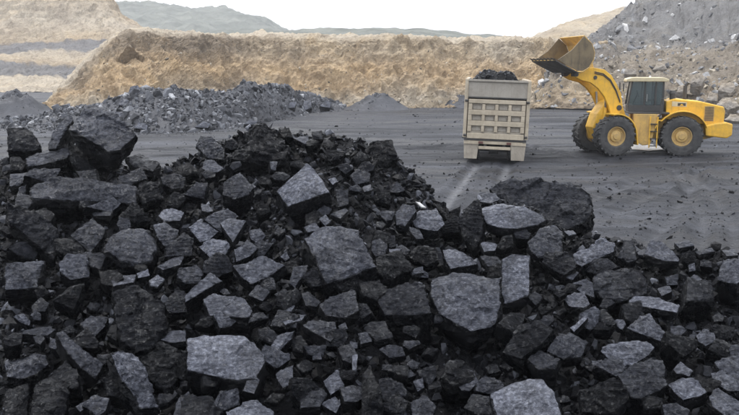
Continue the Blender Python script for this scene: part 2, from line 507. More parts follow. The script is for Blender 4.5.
# far-left terraces
def terr(px, dy=0, top=-30, yoff=0):
    return (px, [(92, gy(92), PALE), (79, 165 + yoff, PALE), (76, 168 + yoff, GREY), (65, 176 + yoff, GREY), (63, 178 + yoff, TAN), (53 + dy, 188 + yoff, PALE),
                 (51 + dy, 191 + yoff, GREY), (44 + dy, 212 + yoff, GREY), (42 + dy, 214 + yoff, TAN), (20 if top < 10 else top + 12, 222 + yoff, PALE), (top, 232 + yoff, TAN), (top + 6, 290 + yoff, TAN)])
ribbon('quarry_terraces', [terr(-160), terr(-40), terr(30, 0, -30), terr(85, -1, -22), terr(108, -2, -8), terr(122, -3, 14), terr(150, -3, 30), terr(200, 0, 36)],
       220, 140, .9, .10, M['earth_far'], 'pale tan stepped cliff with grey benches at the far left', 'cliff', .5, .5, False, 2.0)

# main quarry wall
def wall(px, base, top, y0=None, y1=None, c0=TAN, c1=TAN):
    y0 = y0 or gy(base); y1 = y1 or y0 + 9
    pts = []
    for s, yy, c in ((0, 0, c0), (.12, .18, PALE), (.3, .32, c0), (.55, .55, OCH), (.8, .8, c1), (.95, .93, c1), (1, 1.15, PALE)):
        pts.append((lerp(base, top, s), lerp(y0, y1, yy), c))
    pts.append((top + 1.5, y1 + 18, PALE)); pts.append((top + 9, y1 + 60, PALE))
    return (px, pts)
W_, WG = ribbon('quarry_wall', [
    wall(30, 117, 113, 70, 78, BROWN, TAN), wall(46, 115, 104, 70, 78, TAN, TAN), wall(60, 114, 88, 70, 79), wall(80, 113, 66, 70, 80, TAN, BROWN), wall(100, 112, 47, 70, 81, OCH, TAN),
    wall(117, 112, 32, 70, 82, OCH, BROWN), wall(130, 112, 27, 70, 83, OCH, BROWN), wall(150, 112, 28, 72, 84, OCH, BROWN), wall(172, 111, 31, 75, 86, TAN, BROWN),
    wall(200, 110, 34, 80, 89, TAN, BROWN), wall(230, 108, 35, 84, 92, BROWN, BROWN), wall(255, 108, 34, 85, 94, TAN, TAN), wall(300, 108, 35, 85, 94, OCH, TAN), wall(350, 108, 36, 85, 94, OCH, TAN),
    wall(400, 108, 36, 85, 94, TAN, TAN), wall(450, 107, 37.5, 86, 95, OCH, TAN), wall(500, 107, 38, 86, 95, TAN, PALE), wall(540, 107, 39, 86, 95, OCH, TAN),
    wall(580, 107, 41, 86, 96, PALE, TAN), wall(640, 107, 46, 86, 97), wall(760, 107, 52, 86, 98)], 620, 130, .7, .22, M['earth'],
    'tall ochre earth quarry wall running behind the pit floor', 'cliff', .3, .75, False, .66)

# pale hill behind the spoil slope
ribbon('quarry_hillside', [
    (470, [(60, 120, PALE), (44, 128, PALE), (41, 135, PALE), (45, 170, PALE)]), (530, [(60, 120, PALE), (42, 128, PALE), (38.5, 135, PALE), (45, 170, PALE)]),
    (555, [(60, 120, TAN), (38, 128, TAN), (27, 137, PALE), (34, 175, PALE)]), (580, [(60, 120, TAN), (34, 128, PALE), (17, 140, PALE), (24, 180, PALE)]),
    (605, [(60, 120, TAN), (30, 128, PALE), (12, 142, PALE), (20, 180, PALE)]), (640, [(60, 120, TAN), (25, 128, PALE), (5, 145, PALE), (14, 180, PALE)]),
    (760, [(60, 120, TAN), (20, 128, PALE), (-10, 150, PALE), (0, 190, PALE)])], 120, 40, .7, .12, M['earth_far'],
    'pale tan hillside rising behind the grey spoil slope', 'hill')

# right-hand spoil slope
def spoil(px, base, y0, rows, top, y1):
    pts = [(base, y0, BROWN)] + [(py, yy, c) for py, yy, c in rows] + [(top, y1, SLATE), (top + 3, y1 + 14, SLATE), (top + 25, y1 + 50, SLATE)]
    return (px, pts)
LB = (.27, .235, .19)
S_, SG = ribbon('spoil_slope', [
    spoil(535, 107, 85, [(103, 85.5, TAN), (98, 86, TAN), (92, 87, TAN), (86, 88, LB)], 80, 89),
    spoil(560, 108, 84, [(98, 85, TAN), (85, 86.5, TAN), (72, 88, LB), (62, 90, LB)], 56, 92),
    spoil(585, 109, 82, [(94, 84, TAN), (78, 86, TAN), (64, 89, LB), (52, 93, GREY)], 42, 97),
    spoil(610, 110, 80, [(92, 83, LB), (75, 86, LB), (60, 90, LB), (42, 95, SLATE)], 25, 101),
    spoil(640, 112, 77, [(92, 80, LB), (75, 84, LB), (58, 89, LB), (40, 95, SLATE)], 0, 106),
    spoil(680, 116, 71, [(95, 75, LB), (75, 80, LB), (55, 86, LB), (38, 92, SLATE)], -28, 108),
    spoil(739, 123, 63, [(100, 66, BROWN), (78, 71, LB), (52, 78, LB), (34, 84, SLATE)], -60, 108),
    spoil(830, 132, 54, [(105, 58, BROWN), (80, 63, LB), (52, 70, LB), (30, 76, SLATE)], -90, 106),
    spoil(980, 138, 46, [(105, 50, BROWN), (80, 55, LB), (52, 62, LB), (30, 68, SLATE)], -90, 100)], 260, 120, .8, .22, M['earth'],
    'grey and brown spoil slope climbing behind the loader', 'slope', .8, .6)

# dark soil mounds at the wall's foot
def mound(name, px, py, w, h, label, mat, ex=1.0, nz=.35):
    Y = gy(py); c = at(px, py, Y); k = Y / F_PX
    rx, hz = w / 2 * k, h * k
    bm = bmesh.new(); n = 40; m = 14; V = []
    for i in range(m + 1):
        r = i / m
        for j in range(n):
            a = 2 * math.pi * j / n
            x, y = rx * r * math.cos(a), rx * .8 * ex * r * math.sin(a)
            z = hz * (1 - r * r) ** 1.4 * (1 - .25 * r) * (1 + nz * fbm(Vector((x * .9 + px, y * .9, 2)), 4)) + .1 * fbm(Vector((x * 3 + px, y * 3, 5)), 3) - .12 * r
            V.append(bm.verts.new((x, y, z)))
    for i in range(m):
        for j in range(n):
            q = (j + 1) % n
            bm.faces.new((V[i * n + j], V[i * n + q], V[(i + 1) * n + q], V[(i + 1) * n + j]))
    bmesh.ops.remove_doubles(bm, verts=V[:n], dist=1e-5)
    o = obj(name, bm, mat, smooth=True)
    o.location = (c.x, c.y + rx * .6, 0)
    tag(o, label, 'mound')
    return o
M['dark_soil'] = coal_fine_mat('dark_soil', (.018, .0185, .021), (.06, .061, .067), 2.2)

# ------------------------------------------------------------------ loose pieces
def hull_template(n=10, squash=(1, .8, .6), seed=0):
    r = random.Random(seed); bm = bmesh.new()
    for i in range(n):
        p = Vector((r.gauss(0, 1), r.gauss(0, 1), r.gauss(0, 1))).normalized() * r.uniform(.8, 1.1)
        bm.verts.new((p.x * squash[0], p.y * squash[1], p.z * squash[2]))
    res = bmesh.ops.convex_hull(bm, input=bm.verts[:])
    bmesh.ops.delete(bm, geom=[g for g in res['geom_interior'] if isinstance(g, bmesh.types.BMVert)], context='VERTS')
    bmesh.ops.triangulate(bm, faces=bm.faces[:])
    bm.verts.index_update()
    V = np.array([v.co[:] for v in bm.verts]) * .5; Fc = np.array([[v.index for v in f.verts] for f in bm.faces])
    bm.free()
    return V, Fc
TEMPL = [hull_template(9 + i % 4, (1, .6 + .1 * (i % 4), .35 + .12 * (i % 5)), i) for i in range(14)]
def rubble(name, places, mat, label, cat, kind='stuff'):
    """places: list of (Vector, size); one joined mesh of loose angular pieces"""
    VV, FF, off = [], [], 0
    for p, s in places:
        V, Fc = TEMPL[rng.integers(len(TEMPL))]
        q = rng.normal(size=4); q /= np.linalg.norm(q); w, x, y, z = q
        Rm = np.array([[1 - 2 * (y * y + z * z), 2 * (x * y - z * w), 2 * (x * z + y * w)], [2 * (x * y + z * w), 1 - 2 * (x * x + z * z), 2 * (y * z - x * w)], [2 * (x * z - y * w), 2 * (y * z + x * w), 1 - 2 * (x * x + y * y)]])
        VV.append((V * s) @ Rm.T + np.array(p[:])); FF.append(Fc + off); off += len(V)
    me = bpy.data.meshes.new(name)
    me.from_pydata(np.concatenate(VV).tolist(), [], np.concatenate(FF).tolist())
    o = link(name, me, mat)
    return tag(o, label, cat, kind=kind)
def grid_pick(G, u, v):
    nu, nv = len(G) - 1, len(G[0]) - 1
    fu, fv = u * nu, v * nv
    i, j = min(nu - 1, int(fu)), min(nv - 1, int(fv))
    a, b = fu - i, fv - j
    return G[i][j].lerp(G[i + 1][j], a).lerp(G[i][j + 1].lerp(G[i + 1][j + 1], a), b)

mounds = [mound('coal_mound', 378, 110, 74, 15, 'low dark coal mound at the foot of the ochre wall', M['dark_soil']),
          mound('coal_mound', 463, 108, 56, 12, 'small dark coal mound half hidden behind the truck', M['dark_soil']),
          mound('coal_mound', 2, 119, 100, 25, 'dark grey mound at the left edge below the terraces', M['dark_soil'])]
for mo in mounds:
    vs = [v.co for v in mo.data.vertices if v.co.z > -.05]
    pl = []
    for i in range(420):
        p = random.choice(vs).lerp(random.choice(vs), .08)
        pl.append((p, min(.5, .11 * math.exp(random.gauss(0, .6)))))
    lu = rubble('loose_lumps', pl, M['coal_grey'], None, None)
    lu.parent = mo
# mid-distance rubble pile left of the middle
def pile(px, crest, base, yb=None, yc=None):
    yb = yb or gy(base); yc = yc or yb + 6
    return (px, [(base + 5, yb - .3, SLATE), (lerp(base, crest, .55), lerp(yb, yc, .5), SLATE), (crest, yc, SLATE), (lerp(base, crest, .7), yc + 4, SLATE), (base - 6, yc + 8, SLATE)])
P_, PG = ribbon('rubble_mound', [
    pile(-40, 121, 130), pile(30, 118, 128), pile(60, 110, 130), pile(100, 103, 131), pile(130, 94, 132), pile(146, 88, 132), pile(170, 86, 132), pile(200, 91, 131), pile(217, 93, 129),
    pile(246, 84, 126), pile(280, 84, 118), pile(300, 91, 114), pile(322, 98, 111), pile(348, 106, 109.5)], 200, 40, .3, .5, M['dark_soil'],
    'long grey coal rubble pile behind the heap', 'pile', 1, .6)
pl = []
for i in range(9500):
    p = grid_pick(PG, random.random(), random.random() ** .9 * .75)
    pl.append((p, min(1.1, .17 * math.exp(random.gauss(.1, .66)))))
for i in range(1600):       # run-out at the pile's foot
    p = grid_pick(PG, random.random(), .02); dd = abs(random.gauss(0, 1.6))
    x, y = p.x + random.gauss(0, .4), p.y - dd
    pl.append((Vector((x, y, floor_z(x, y))), min(.5, .11 * math.exp(random.gauss(0, .6)) / (1 + .3 * dd))))
rubble('pile_rubble', pl, M['coal_grey'], 'loose grey coal pieces covering the long pile', 'rubble')
pl = []
for i in range(5200):
    u, v = random.random() ** .8, random.random() * .8
    if v > .42 or random.random() < .35:
        pl.append((grid_pick(SG, u, v), min(1.8, .28 * math.exp(random.gauss(.1, .7)))))
rubble('slope_scree', pl, M['scree'], 'grey broken rock strewn over the upper spoil slope', 'scree')
pl = []
for i in range(2600):
    u, v = random.uniform(.15, 1), random.random() ** 1.4 * .5
    pl.append((grid_pick(SG, u, v), min(1.6, .2 * math.exp(random.gauss(.1, .65)))))
rubble('slope_rubble', pl, M['scree_tan'], 'brown broken rock along the foot of the spoil slope', 'rubble')
pl = []
for i in range(1500):
    u, v = random.random(), random.random() ** 2.5 * .6
    pl.append((grid_pick(WG, u, v), min(1.0, .16 * math.exp(random.gauss(.1, .6)))))
rubble('wall_rubble', pl, M['scree_tan'], 'crumbled earth lumps along the foot of the ochre wall', 'rubble')
pl = []
for i in range(9000):
    py = random.uniform(106, 240); px = random.uniform(-60, 800)
    p = at(px, py, gy(py))
    if p.y < 12.5: continue
    pl.append((Vector((p.x, p.y, floor_z(p.x, p.y))), min(.4, .03 * math.exp(random.gauss(0, .65)) * (1 + p.y * .02))))
rubble('floor_gravel', pl, M['coal_chip'], 'scattered coal gravel on the quarry floor', 'gravel')

# ------------------------------------------------------------------ the coal heap
CREST = [(-140, 150, 12.5), (12, 160, 12.5), (70, 163, 12.5), (115, 168, 12.4), (150, 168, 12.4), (188, 164, 12.6), (205, 152, 12.9), (228, 142, 13), (250, 132, 13.2), (280, 134, 13.2), (300, 139, 13.3),
         (330, 131, 13.5), (358, 138, 13.4), (380, 150, 13.2), (400, 168, 12.9), (425, 187, 12.5), (440, 206, 12.2), (455, 212, 12), (480, 203, 11.8), (510, 206, 11.6), (540, 214, 11.4), (560, 236, 11.0),
         (590, 243, 10.8), (620, 241, 10.7), (650, 243, 10.6), (690, 247, 10.4), (739, 252, 10.1), (900, 275, 9.6)]
CW = [(lambda p: (p.x, p.y, p.z))(at(*c)) for c in CREST]
def crest_at(x):
    if x <= CW[0][0]: return CW[0][1], CW[0][2]
    for a, b in zip(CW, CW[1:]):
        if x <= b[0]:
            t = (x - a[0]) / (b[0] - a[0]); return lerp(a[1], b[1], t), lerp(a[2], b[2], t)
    return CW[-1][1], CW[-1][2]
def heap_z(x, y, rough=True):
    # rows of the heap fan out from the camera side, so follow the crest along the line of x / y
    cy, cz = crest_at(x * (12.0 / max(y, 3)) ** .35)
    if y <= cy: z = cz - (cy - y) * (cz - .75) / max(1, cy - 6.2)
    else: z = cz - (y - cy) * .62
    if rough:
        z += -.13 * max(0, min(1, (cy - y) / 1.2)) + .11 * fbm(Vector((x * .8, y * .8, 4)), 3) + .05 * fbm(Vector((x * 3.1, y * 3.1, 8)), 3) + .02 * noise.noise(Vector((x * 14, y * 14, 2)))
    return z
hx = np.arange(-13, 12, .09); hy = np.arange(1.5, 19.2, .09)
V = [(x, y, max(-.4, heap_z(x, y))) for y in hy for x in hx]
nx = len(hx)
Fc = [(j * nx + i, j * nx + i + 1, (j + 1) * nx + i + 1, (j + 1) * nx + i) for j in range(len(hy) - 1) for i in range(nx - 1)
      if max(V[j * nx + i][2], V[(j + 1) * nx + i + 1][2]) > -.35]
me = bpy.data.meshes.new('coal_heap'); me.from_pydata(V, [], Fc)
heap = link('coal_heap', me, M['coal_fine'])
tag(heap, 'black coal fines forming the body of the foreground heap', 'heap', kind='structure')
def heap_hit(px, py):
    d = ray(px, py); t = 4.0 / d.y
    while t * d.y < 15.5:
        p = CAM + d * t
        if p.z < heap_z(p.x, p.y, False): return t * d.y
        t += .04 / d.y
    x = (px - CX) / F_PX * 12.2
    return crest_at(x)[0] + .1

ROCKS = []      # every coal rock: object, centre px, size px, nick or None
def finish_rock(bm, size, cuts, seed, chip=.05, rough=.035, nrm=None):
    bmesh.ops.dissolve_limit(bm, angle_limit=R(7), verts=bm.verts[:], edges=bm.edges[:])
    try:
        bmesh.ops.bevel(bm, geom=bm.edges[:], offset=size * chip, segments=1, affect='EDGES', clamp_overlap=True)
    except Exception:
        pass
    bmesh.ops.triangulate(bm, faces=bm.faces[:])
    for k in range(cuts):
        L = size * (.42, .22, .12, .085, .06)[k]
        es = [e for e in bm.edges if e.calc_length() > L]
        if not es: continue
        bmesh.ops.subdivide_edges(bm, edges=es, cuts=1)
        bmesh.ops.triangulate(bm, faces=bm.faces[:])
    bmesh.ops.recalc_face_normals(bm, faces=bm.faces[:])
    bm.normal_update()
    s = Vector((seed * 1.37, seed * .71, seed * 2.3)); k = 1 / size
    lay = Vector((noise.noise(s), noise.noise(s * 1.7), 1.2)).normalized()
    mv = []; lay_a = bm.verts.layers.float.new('lit_face')
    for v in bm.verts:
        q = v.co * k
        v[lay_a] = max(0, min(1, (v.normal.dot(nrm) - .45) / .5))  # marks the upper face to be coloured as lit, the sides as shaded
        h = fbm(q * 1.9 + s, 4, .8) + .7 * abs(noise.noise(q * 4.5 + s)) - .35
        st = q.dot(lay) * 7 + .8 * noise.noise(q * 2.2 + s)
        h += 1.1 * (abs((st % 1) - .5) - .25)          # bedding steps
        cell = noise.voronoi(q * 2.1 + s)[1][0]
        cell2 = noise.voronoi(q * 5.2 + s)[1][0]
        h += 1.5 * noise.noise(cell * 3.7) + .8 * noise.noise(cell2 * 3.1)      # plates split off at different depths
        mv.append(v.normal * h * size * rough)
    for v, m in zip(bm.verts, mv): v.co += m
    return bm
def to_rock(name, bm, cen, dust, mat=None, smooth=False):
    me = bpy.data.meshes.new(name); bm.to_mesh(me); bm.free()
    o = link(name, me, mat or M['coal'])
    o.location = cen
    dust = min(1, dust ** 1.9 * 1.05)
    o.color = (dust, dust, dust, 1)
    return o
def traced(poly, ang=None, lean=0, th=.6, dust=.5, Y=None, nick=None, label=None, name=None, cat='coal', mat=None, group=None, chip=.016, rough=.042, push=.96, under=.9):
    """a rock whose upper face has the outline seen in the photo; it gets its own distance, tilt and thickness"""
    xs_ = [p[0] for p in poly]; ys_ = [p[1] for p in poly]
    cx, cy = sum(xs_) / len(xs_), sum(ys_) / len(ys_)
    w, h = max(xs_) - min(xs_), max(ys_) - min(ys_)
    a2 = abs(sum(poly[i][0] * poly[(i + 1) % len(poly)][1] - poly[(i + 1) % len(poly)][0] * poly[i][1] for i in range(len(poly)))) / 2
    if Y is None:
        Y = heap_hit(cx, lerp(cy, max(ys_), .7)) * push
    P0 = at(cx, cy, Y); dist = (P0 - CAM).length
    vw = (CAM - P0).normalized()
    if ang is None: ang = math.degrees(math.asin(max(.36, min(.86, .80 * h / max(w, 1)))))
    sz = math.sqrt(a2) * dist / F_PX
    up = (Vector((0, 0, 1)) - vw * vw.z).normalized()
    up = Matrix.Rotation(R(lean), 3, vw) @ up
    n = (vw * math.sin(R(ang)) + up * math.cos(R(ang))).normalized()
    seed = cx * .37 + cy * .83
    rd = random.Random(int(cx * 31 + cy * 17))
    top = []
    for x, y in poly:
        d = ray(x, y); t = (P0 - CAM).dot(n) / d.dot(n)
        t = max(.75 * dist / d.length, min(1.3 * dist / d.length, t))
        top.append(CAM + d * t)
    C = sum(top, Vector()) / len(top)
    T = th * sz * 1.3
    down = (-n * .72 + Vector((0, .12, -.4))).normalized() * T
    bm = bmesh.new()
    for p in top:
        bm.verts.new(p - C + n * rd.uniform(-.02, .02) * sz)
        bm.verts.new((p - C) * rd.uniform(1.0, 1.06) + down * rd.uniform(.3, .5))
        bm.verts.new((p - C) * rd.uniform(under - .14, under) + down * rd.uniform(.8, 1.1))
    for k in range(3):
        a, b = rd.choice(top), rd.choice(top)
        bm.verts.new((a - C) * rd.uniform(.2, .6) + (b - C) * .3 + n * rd.uniform(.02, .13) * sz)
    res = bmesh.ops.convex_hull(bm, input=bm.verts[:])
    bad = list({g for k in ('geom_interior', 'geom_unused') for g in res[k] if isinstance(g, bmesh.types.BMVert)})
    bmesh.ops.delete(bm, geom=bad, context='VERTS')
    px_size = math.sqrt(a2)
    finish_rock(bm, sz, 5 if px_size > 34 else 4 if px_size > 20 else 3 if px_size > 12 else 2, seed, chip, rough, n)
    if name is None:
        name = 'coal_boulder' if px_size > 38 else 'coal_block' if px_size > 17 else 'coal_lump'
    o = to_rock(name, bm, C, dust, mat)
    o['category'] = cat
    if group: o['group'] = group
    if label: o['label'] = label
    ROCKS.append(dict(o=o, x=cx, y=cy, w=w, h=h, s=px_size, nick=nick, label=label, poly=poly, dust=dust, Y=Y, fam=cat))
    return o
WIN = dict(A=(0, 104), B=(185, 104), C=(370, 155), D=(554, 180), E=(0, 208), F=(185, 208), G=(370, 240), H=(554, 240), I=(0, 311), J=(185, 311), K=(370, 311), L=(554, 311), Z=(0, 0))
def rk(win, pts, nick=None, label=None, **kw):
    x0, y0 = WIN[win]; s = 1 if win == 'Z' else 3.99
    it = list(pts)
    traced([(x0 + it[i] / s, y0 + it[i + 1] / s) for i in range(0, len(it), 2)], nick=nick, label=label, group='coal lumps on the foreground heap', **kw)

# --- left end of the heap
rk('A', (275, 98, 315, 40, 345, 5, 400, 8, 470, 40, 545, 120, 480, 178, 430, 188, 350, 140), 'perched crest boulder', 'large tilted coal boulder perched on the left crest of the heap', ang=40, lean=8, th=.42, dust=.65, Y=12.0, under=.95)
rk('A', (275, 150, 335, 165, 400, 192, 455, 200, 475, 240, 400, 280, 300, 275, 265, 215), None, 'black coal block wedged under the perched crest boulder', ang=66, th=.9, dust=.0, Y=12.25, under=1.0)
rk('A', (190, 180, 205, 115, 275, 45, 292, 62, 255, 130, 225, 178), 'leaning pale splinter', 'narrow pale coal splinter leaning against the perched crest boulder', ang=42, lean=25, th=.9, dust=.8, Y=12.3, under=1.0)
rk('A', (105, 215, 200, 178, 270, 165, 290, 185, 265, 215, 170, 240, 110, 250), 'flat crest slab', 'flat grey coal slab lying below the left end of the perched crest boulder', th=.45, dust=.7)
rk('A', (30, 95, 100, 88, 130, 110, 145, 150, 165, 180, 100, 190, 30, 185), 'rounded edge boulder', 'rounded dark coal boulder on the crest at the left edge', ang=55, dust=.25, Y=12.3, th=.8)
rk('A', (40, 210, 80, 210, 108, 235, 90, 265, 40, 262), dust=.15)
rk('A', (120, 335, 215, 288, 380, 298, 545, 328, 550, 400, 440, 388, 215, 372, 130, 382), 'long squared beam', 'long squared beam of coal lying level at the left', ang=48, th=.55, dust=.55, chip=.03)
rk('A', (40, 280, 118, 270, 112, 300, 70, 330, 40, 328), dust=.6)
rk('A', (75, 330, 105, 322, 100, 365, 70, 362), dust=.5)
rk('A', (275, 185, 330, 215, 385, 262, 340, 278, 290, 240), None, None, ang=70, dust=.1)
rk('A', (550, 310, 640, 310, 640, 380, 575, 395, 550, 350), dust=.15, ang=60)
rk('A', (640, 290, 700, 275, 742, 290, 735, 330, 690, 340, 650, 320), dust=.35, ang=50)
rk('A', (500, 215, 560, 200, 640, 232, 610, 268, 530, 250), dust=.35)
# --- crest, middle
rk('B', (40, 165, 60, 125, 110, 130, 160, 180, 155, 222, 90, 215), 'tilted crest plate', 'flat grey coal plate tilted up on the crest left of the crumbling mass', ang=46, lean=20, th=.35, dust=.6, Y=12.4)
rk('B', (65, 255, 80, 220, 120, 225, 155, 258, 130, 272, 90, 270), dust=.8)
rk('B', (158, 218, 230, 150, 265, 92, 330, 80, 380, 115, 412, 180, 400, 215, 300, 225), 'crumbling mass', 'big dark crumbling coal mass with a steep black front on the crest', ang=36, th=.85, dust=.12, rough=.09, under=.97, Y=12.1)
rk('B', (370, 110, 415, 92, 432, 135, 395, 138), None, 'small black pointed coal fragment standing on top of the crumbling mass', ang=60, dust=.0, Y=12.6, th=.9)
rk('B', (362, 345, 485, 235, 520, 262, 578, 352, 540, 335, 480, 375, 410, 410), 'pale sharp-cornered block', 'pale-topped sharp-cornered coal block tilted in the middle of the heap', ang=47, lean=22, th=.75, dust=1.0, chip=.02, rough=.02, push=.93)
rk('B', (430, 135, 490, 125, 500, 150, 480, 160), dust=.8)
rk('B', (505, 110, 545, 105, 550, 140, 510, 140), dust=.3, ang=55)
rk('B', (660, 285, 690, 255, 738, 275, 735, 310, 680, 320), dust=.6)
rk('B', (705, 330, 742, 320, 745, 345, 715, 352), dust=.6)
rk('B', (600, 340, 650, 345, 655, 400, 610, 412), dust=.45, ang=55)
rk('B', (570, 300, 600, 290, 612, 310, 590, 322), dust=.9)
rk('Z', (365, 150, 372, 140, 392, 140, 398, 158, 385, 166, 370, 161), 'dark crest lump', 'dark rounded coal lump at the right end of the high crest', ang=58, dust=.08, th=.8, Y=12.7)
# --- right of the middle
rk('C', (100, 235, 130, 195, 180, 200, 185, 225, 155, 260, 140, 285, 105, 280), dust=.65, ang=45)
rk('C', (165, 255, 185, 225, 240, 215, 265, 215, 300, 275, 270, 300, 230, 300, 180, 285), 'flat pale lump', 'flat pale coal lump below the white stone sliver', dust=.95, th=.5)
rk('C', (182, 186, 200, 189, 224, 209, 206, 207), None, 'thin white stone sliver on the right shoulder of the heap', name='stone_sliver', mat=M['white_stone'], dust=1, th=.4)
rk('C', (155, 285, 200, 300, 215, 335, 185, 335, 160, 305), dust=.6)
rk('C', (255, 195, 275, 195, 315, 245, 310, 265, 280, 230), dust=.05, ang=60)
rk('C', (315, 225, 362, 203, 352, 260, 320, 270), dust=.05, ang=65)
rk('C', (345, 270, 370, 215, 430, 170, 430, 205, 455, 265, 440, 340, 410, 375, 375, 330), 'pointed dark block', 'pointed dark coal block standing on end left of the wide pale slab', ang=58, lean=35, dust=.2, th=.8, chip=.03)
rk('C', (425, 165, 440, 148, 500, 150, 518, 175, 480, 195, 435, 187), None, 'small pale coal lump resting on the left corner of the wide pale slab', dust=.7, th=.7, push=1.0)
rk('C', (430, 215, 480, 200, 530, 198, 620, 208, 690, 240, 702, 262, 660, 280, 590, 293, 520, 290, 470, 275, 450, 250), 'wide pale slab', 'wide flat pale coal slab overhanging a dark gap on the right', ang=32, th=.38, dust=1.0, under=.75, rough=.02, push=.95)
rk('Z', (489, 188, 500, 181, 520, 178, 545, 178, 570, 183, 592, 192, 594, 205, 588, 222, 565, 229, 545, 214, 520, 206, 497, 201), 'rough crest boulder', 'big rough dark coal boulder on the crest behind the wide pale slab', ang=50, th=.85, dust=.45, rough=.055, Y=12.2, chip=.015)
rk('Z', (527, 242, 540, 228, 555, 223, 562, 232, 563, 252, 552, 258, 540, 258, 530, 250), 'mottled lump', 'mottled blue-grey coal lump right of the gap under the wide pale slab', ang=50, dust=.5)
rk('C', (440, 350, 470, 345, 510, 355, 500, 380, 455, 386), dust=.85)
rk('G', (290, 40, 340, 35, 420, 80, 430, 95, 320, 115, 300, 80), None, 'pale oblong coal block lying above the largest speckled boulder', dust=.85)
rk('G', (435, 62, 500, 65, 525, 85, 515, 112, 470, 105), dust=.5)
rk('G', (525, 75, 570, 52, 640, 60, 635, 120, 630, 190, 635, 220, 580, 245, 535, 255, 522, 200), 'upright pale slab', 'tall upright pale coal slab right of the largest speckled boulder', ang=56, lean=-8, dust=1.0, th=.5, chip=.03, rough=.02)
rk('G', (240, 150, 330, 122, 450, 128, 525, 145, 520, 250, 515, 300, 490, 350, 400, 368, 340, 330, 270, 290, 245, 230), 'largest speckled boulder', 'largest speckled grey coal boulder right of the middle', ang=46, dust=.75, th=.5, under=.78)
rk('G', (25, 240, 75, 185, 150, 165, 215, 175, 235, 230, 250, 290, 190, 300, 130, 302, 60, 302), 'dark-fronted boulder', 'big coal boulder with a tall black front left of the largest speckled boulder', ang=40, dust=.35, th=1.1, under=1.0)
rk('C', (5, 345, 40, 330, 70, 360, 60, 395, 20, 405, 5, 380), dust=.5, ang=50)
rk('G', (30, 100, 60, 80, 82, 110, 60, 145, 35, 135), dust=.3, ang=50)
rk('G', (75, 35, 125, 35, 110, 60, 80, 62), dust=.9)
rk('C', (70, 320, 100, 320, 105, 365, 75, 370), dust=.3, ang=55)
rk('G', (150, 120, 210, 105, 215, 130, 165, 140), dust=.6)
rk('G', (85, 75, 135, 68, 140, 100, 95, 105), dust=.15, ang=50)
rk('Z', (440, 168, 444, 165, 447, 169, 443, 172), dust=.7) if False else None
# --- right end of the heap
rk('D', (70, 300, 130, 265, 190, 235, 245, 250, 240, 285, 150, 320, 110, 345, 85, 330), 'slanting pale slab', 'pale coal slab slanting up to the right on the right crest', ang=38, lean=15, dust=.85, th=.5)
rk('D', (250, 310, 280, 240, 320, 240, 328, 320, 290, 332), None, 'small squarish grey coal block between the two pale slabs of the right crest', ang=48, dust=.45)
rk('D', (355, 295, 385, 235, 430, 245, 470, 275, 502, 310, 495, 326, 430, 322), 'flat crest wedge', 'flat-topped grey coal wedge on the right crest', ang=38, dust=.75, th=.45)
rk('D', (40, 205, 75, 200, 90, 215, 60, 222), dust=.9)
rk('D', (560, 285, 630, 268, 640, 285, 580, 300), dust=.6)
rk('D', (480, 250, 540, 240, 560, 262, 500, 272), dust=.7)
rk('D', (670, 280, 720, 272, 735, 300, 690, 305), dust=.6)
rk('H', (155, 140, 200, 120, 340, 112, 370, 150, 375, 210, 300, 230, 270, 245, 200, 240, 160, 200), 'bluish wedge', 'large bluish coal wedge above the thin curved slab', ang=55, dust=.4, th=.6)
rk('H', (75, 170, 130, 150, 155, 170, 165, 230, 110, 210, 80, 190), dust=.75)
rk('H', (35, 120, 70, 110, 100, 130, 75, 160, 45, 150), dust=.8)
rk('H', (300, 235, 330, 220, 400, 225, 500, 265, 490, 290, 440, 282, 380, 262, 300, 255), 'thin curved slab', 'thin curved pale coal slab on the right side of the heap', ang=32, dust=.95, th=.4, under=.8)
rk('L', (290, 70, 340, 20, 385, 10, 420, 50, 455, 100, 430, 125, 390, 100), 'mottled triangle', 'mottled triangular coal block below the thin curved slab', ang=48, dust=.8)
rk('H', (40, 235, 80, 205, 120, 205, 145, 255, 120, 270, 60, 265), None, 'pale coal lump left of the bluish wedge', dust=.8)
rk('H', (140, 290, 200, 270, 250, 330, 225, 360, 160, 357), 'dark cube', 'dark cube-like coal block left of the mottled triangular block', ang=50, dust=.2)
rk('H', (65, 350, 125, 300, 137, 310, 80, 367), None, 'narrow pale coal stick lying left of the dark cube-like block', dust=.95, th=.7)
rk('H', (525, 165, 560, 135, 605, 160, 580, 185, 540, 180), dust=.8)
rk('H', (535, 100, 560, 90, 567, 120, 540, 127), dust=.8)
rk('L', (565, 95, 600, 70, 640, 85, 645, 120, 605, 140, 575, 122), 'round pale lump', 'round pale coal lump near the right edge', dust=.95, ang=50)
rk('L', (182, 160, 215, 125, 250, 130, 300, 125, 370, 120, 405, 145, 380, 175, 320, 215, 280, 220, 230, 200), 'broad pale lump', 'broad pale coal lump behind the big grey corner block', dust=1.0, ang=42)
rk('L', (150, 200, 190, 190, 212, 210, 205, 240, 160, 240), dust=.65, ang=50)
rk('L', (245, 245, 330, 230, 400, 175, 440, 200, 455, 290, 400, 330, 345, 352, 310, 345, 280, 290), 'big grey corner block', 'big smooth grey coal block with a black left side at lower right', ang=46, lean=-18, dust=.45, th=.9, under=1.0)
rk('L', (105, 315, 240, 262, 285, 300, 305, 350, 240, 410, 110, 405), None, 'large black coal block leaning on the left side of the big grey corner block', ang=62, dust=.02, th=.6)
rk('L', (455, 295, 510, 265, 560, 265, 615, 320, 580, 340, 515, 358, 485, 330), 'pale angular block', 'pale angular coal block right of the big grey corner block', dust=.95, ang=44)
rk('L', (475, 235, 505, 198, 555, 240, 540, 262, 490, 252), None, 'small pale coal lump sitting behind the pale angular block', dust=.85)
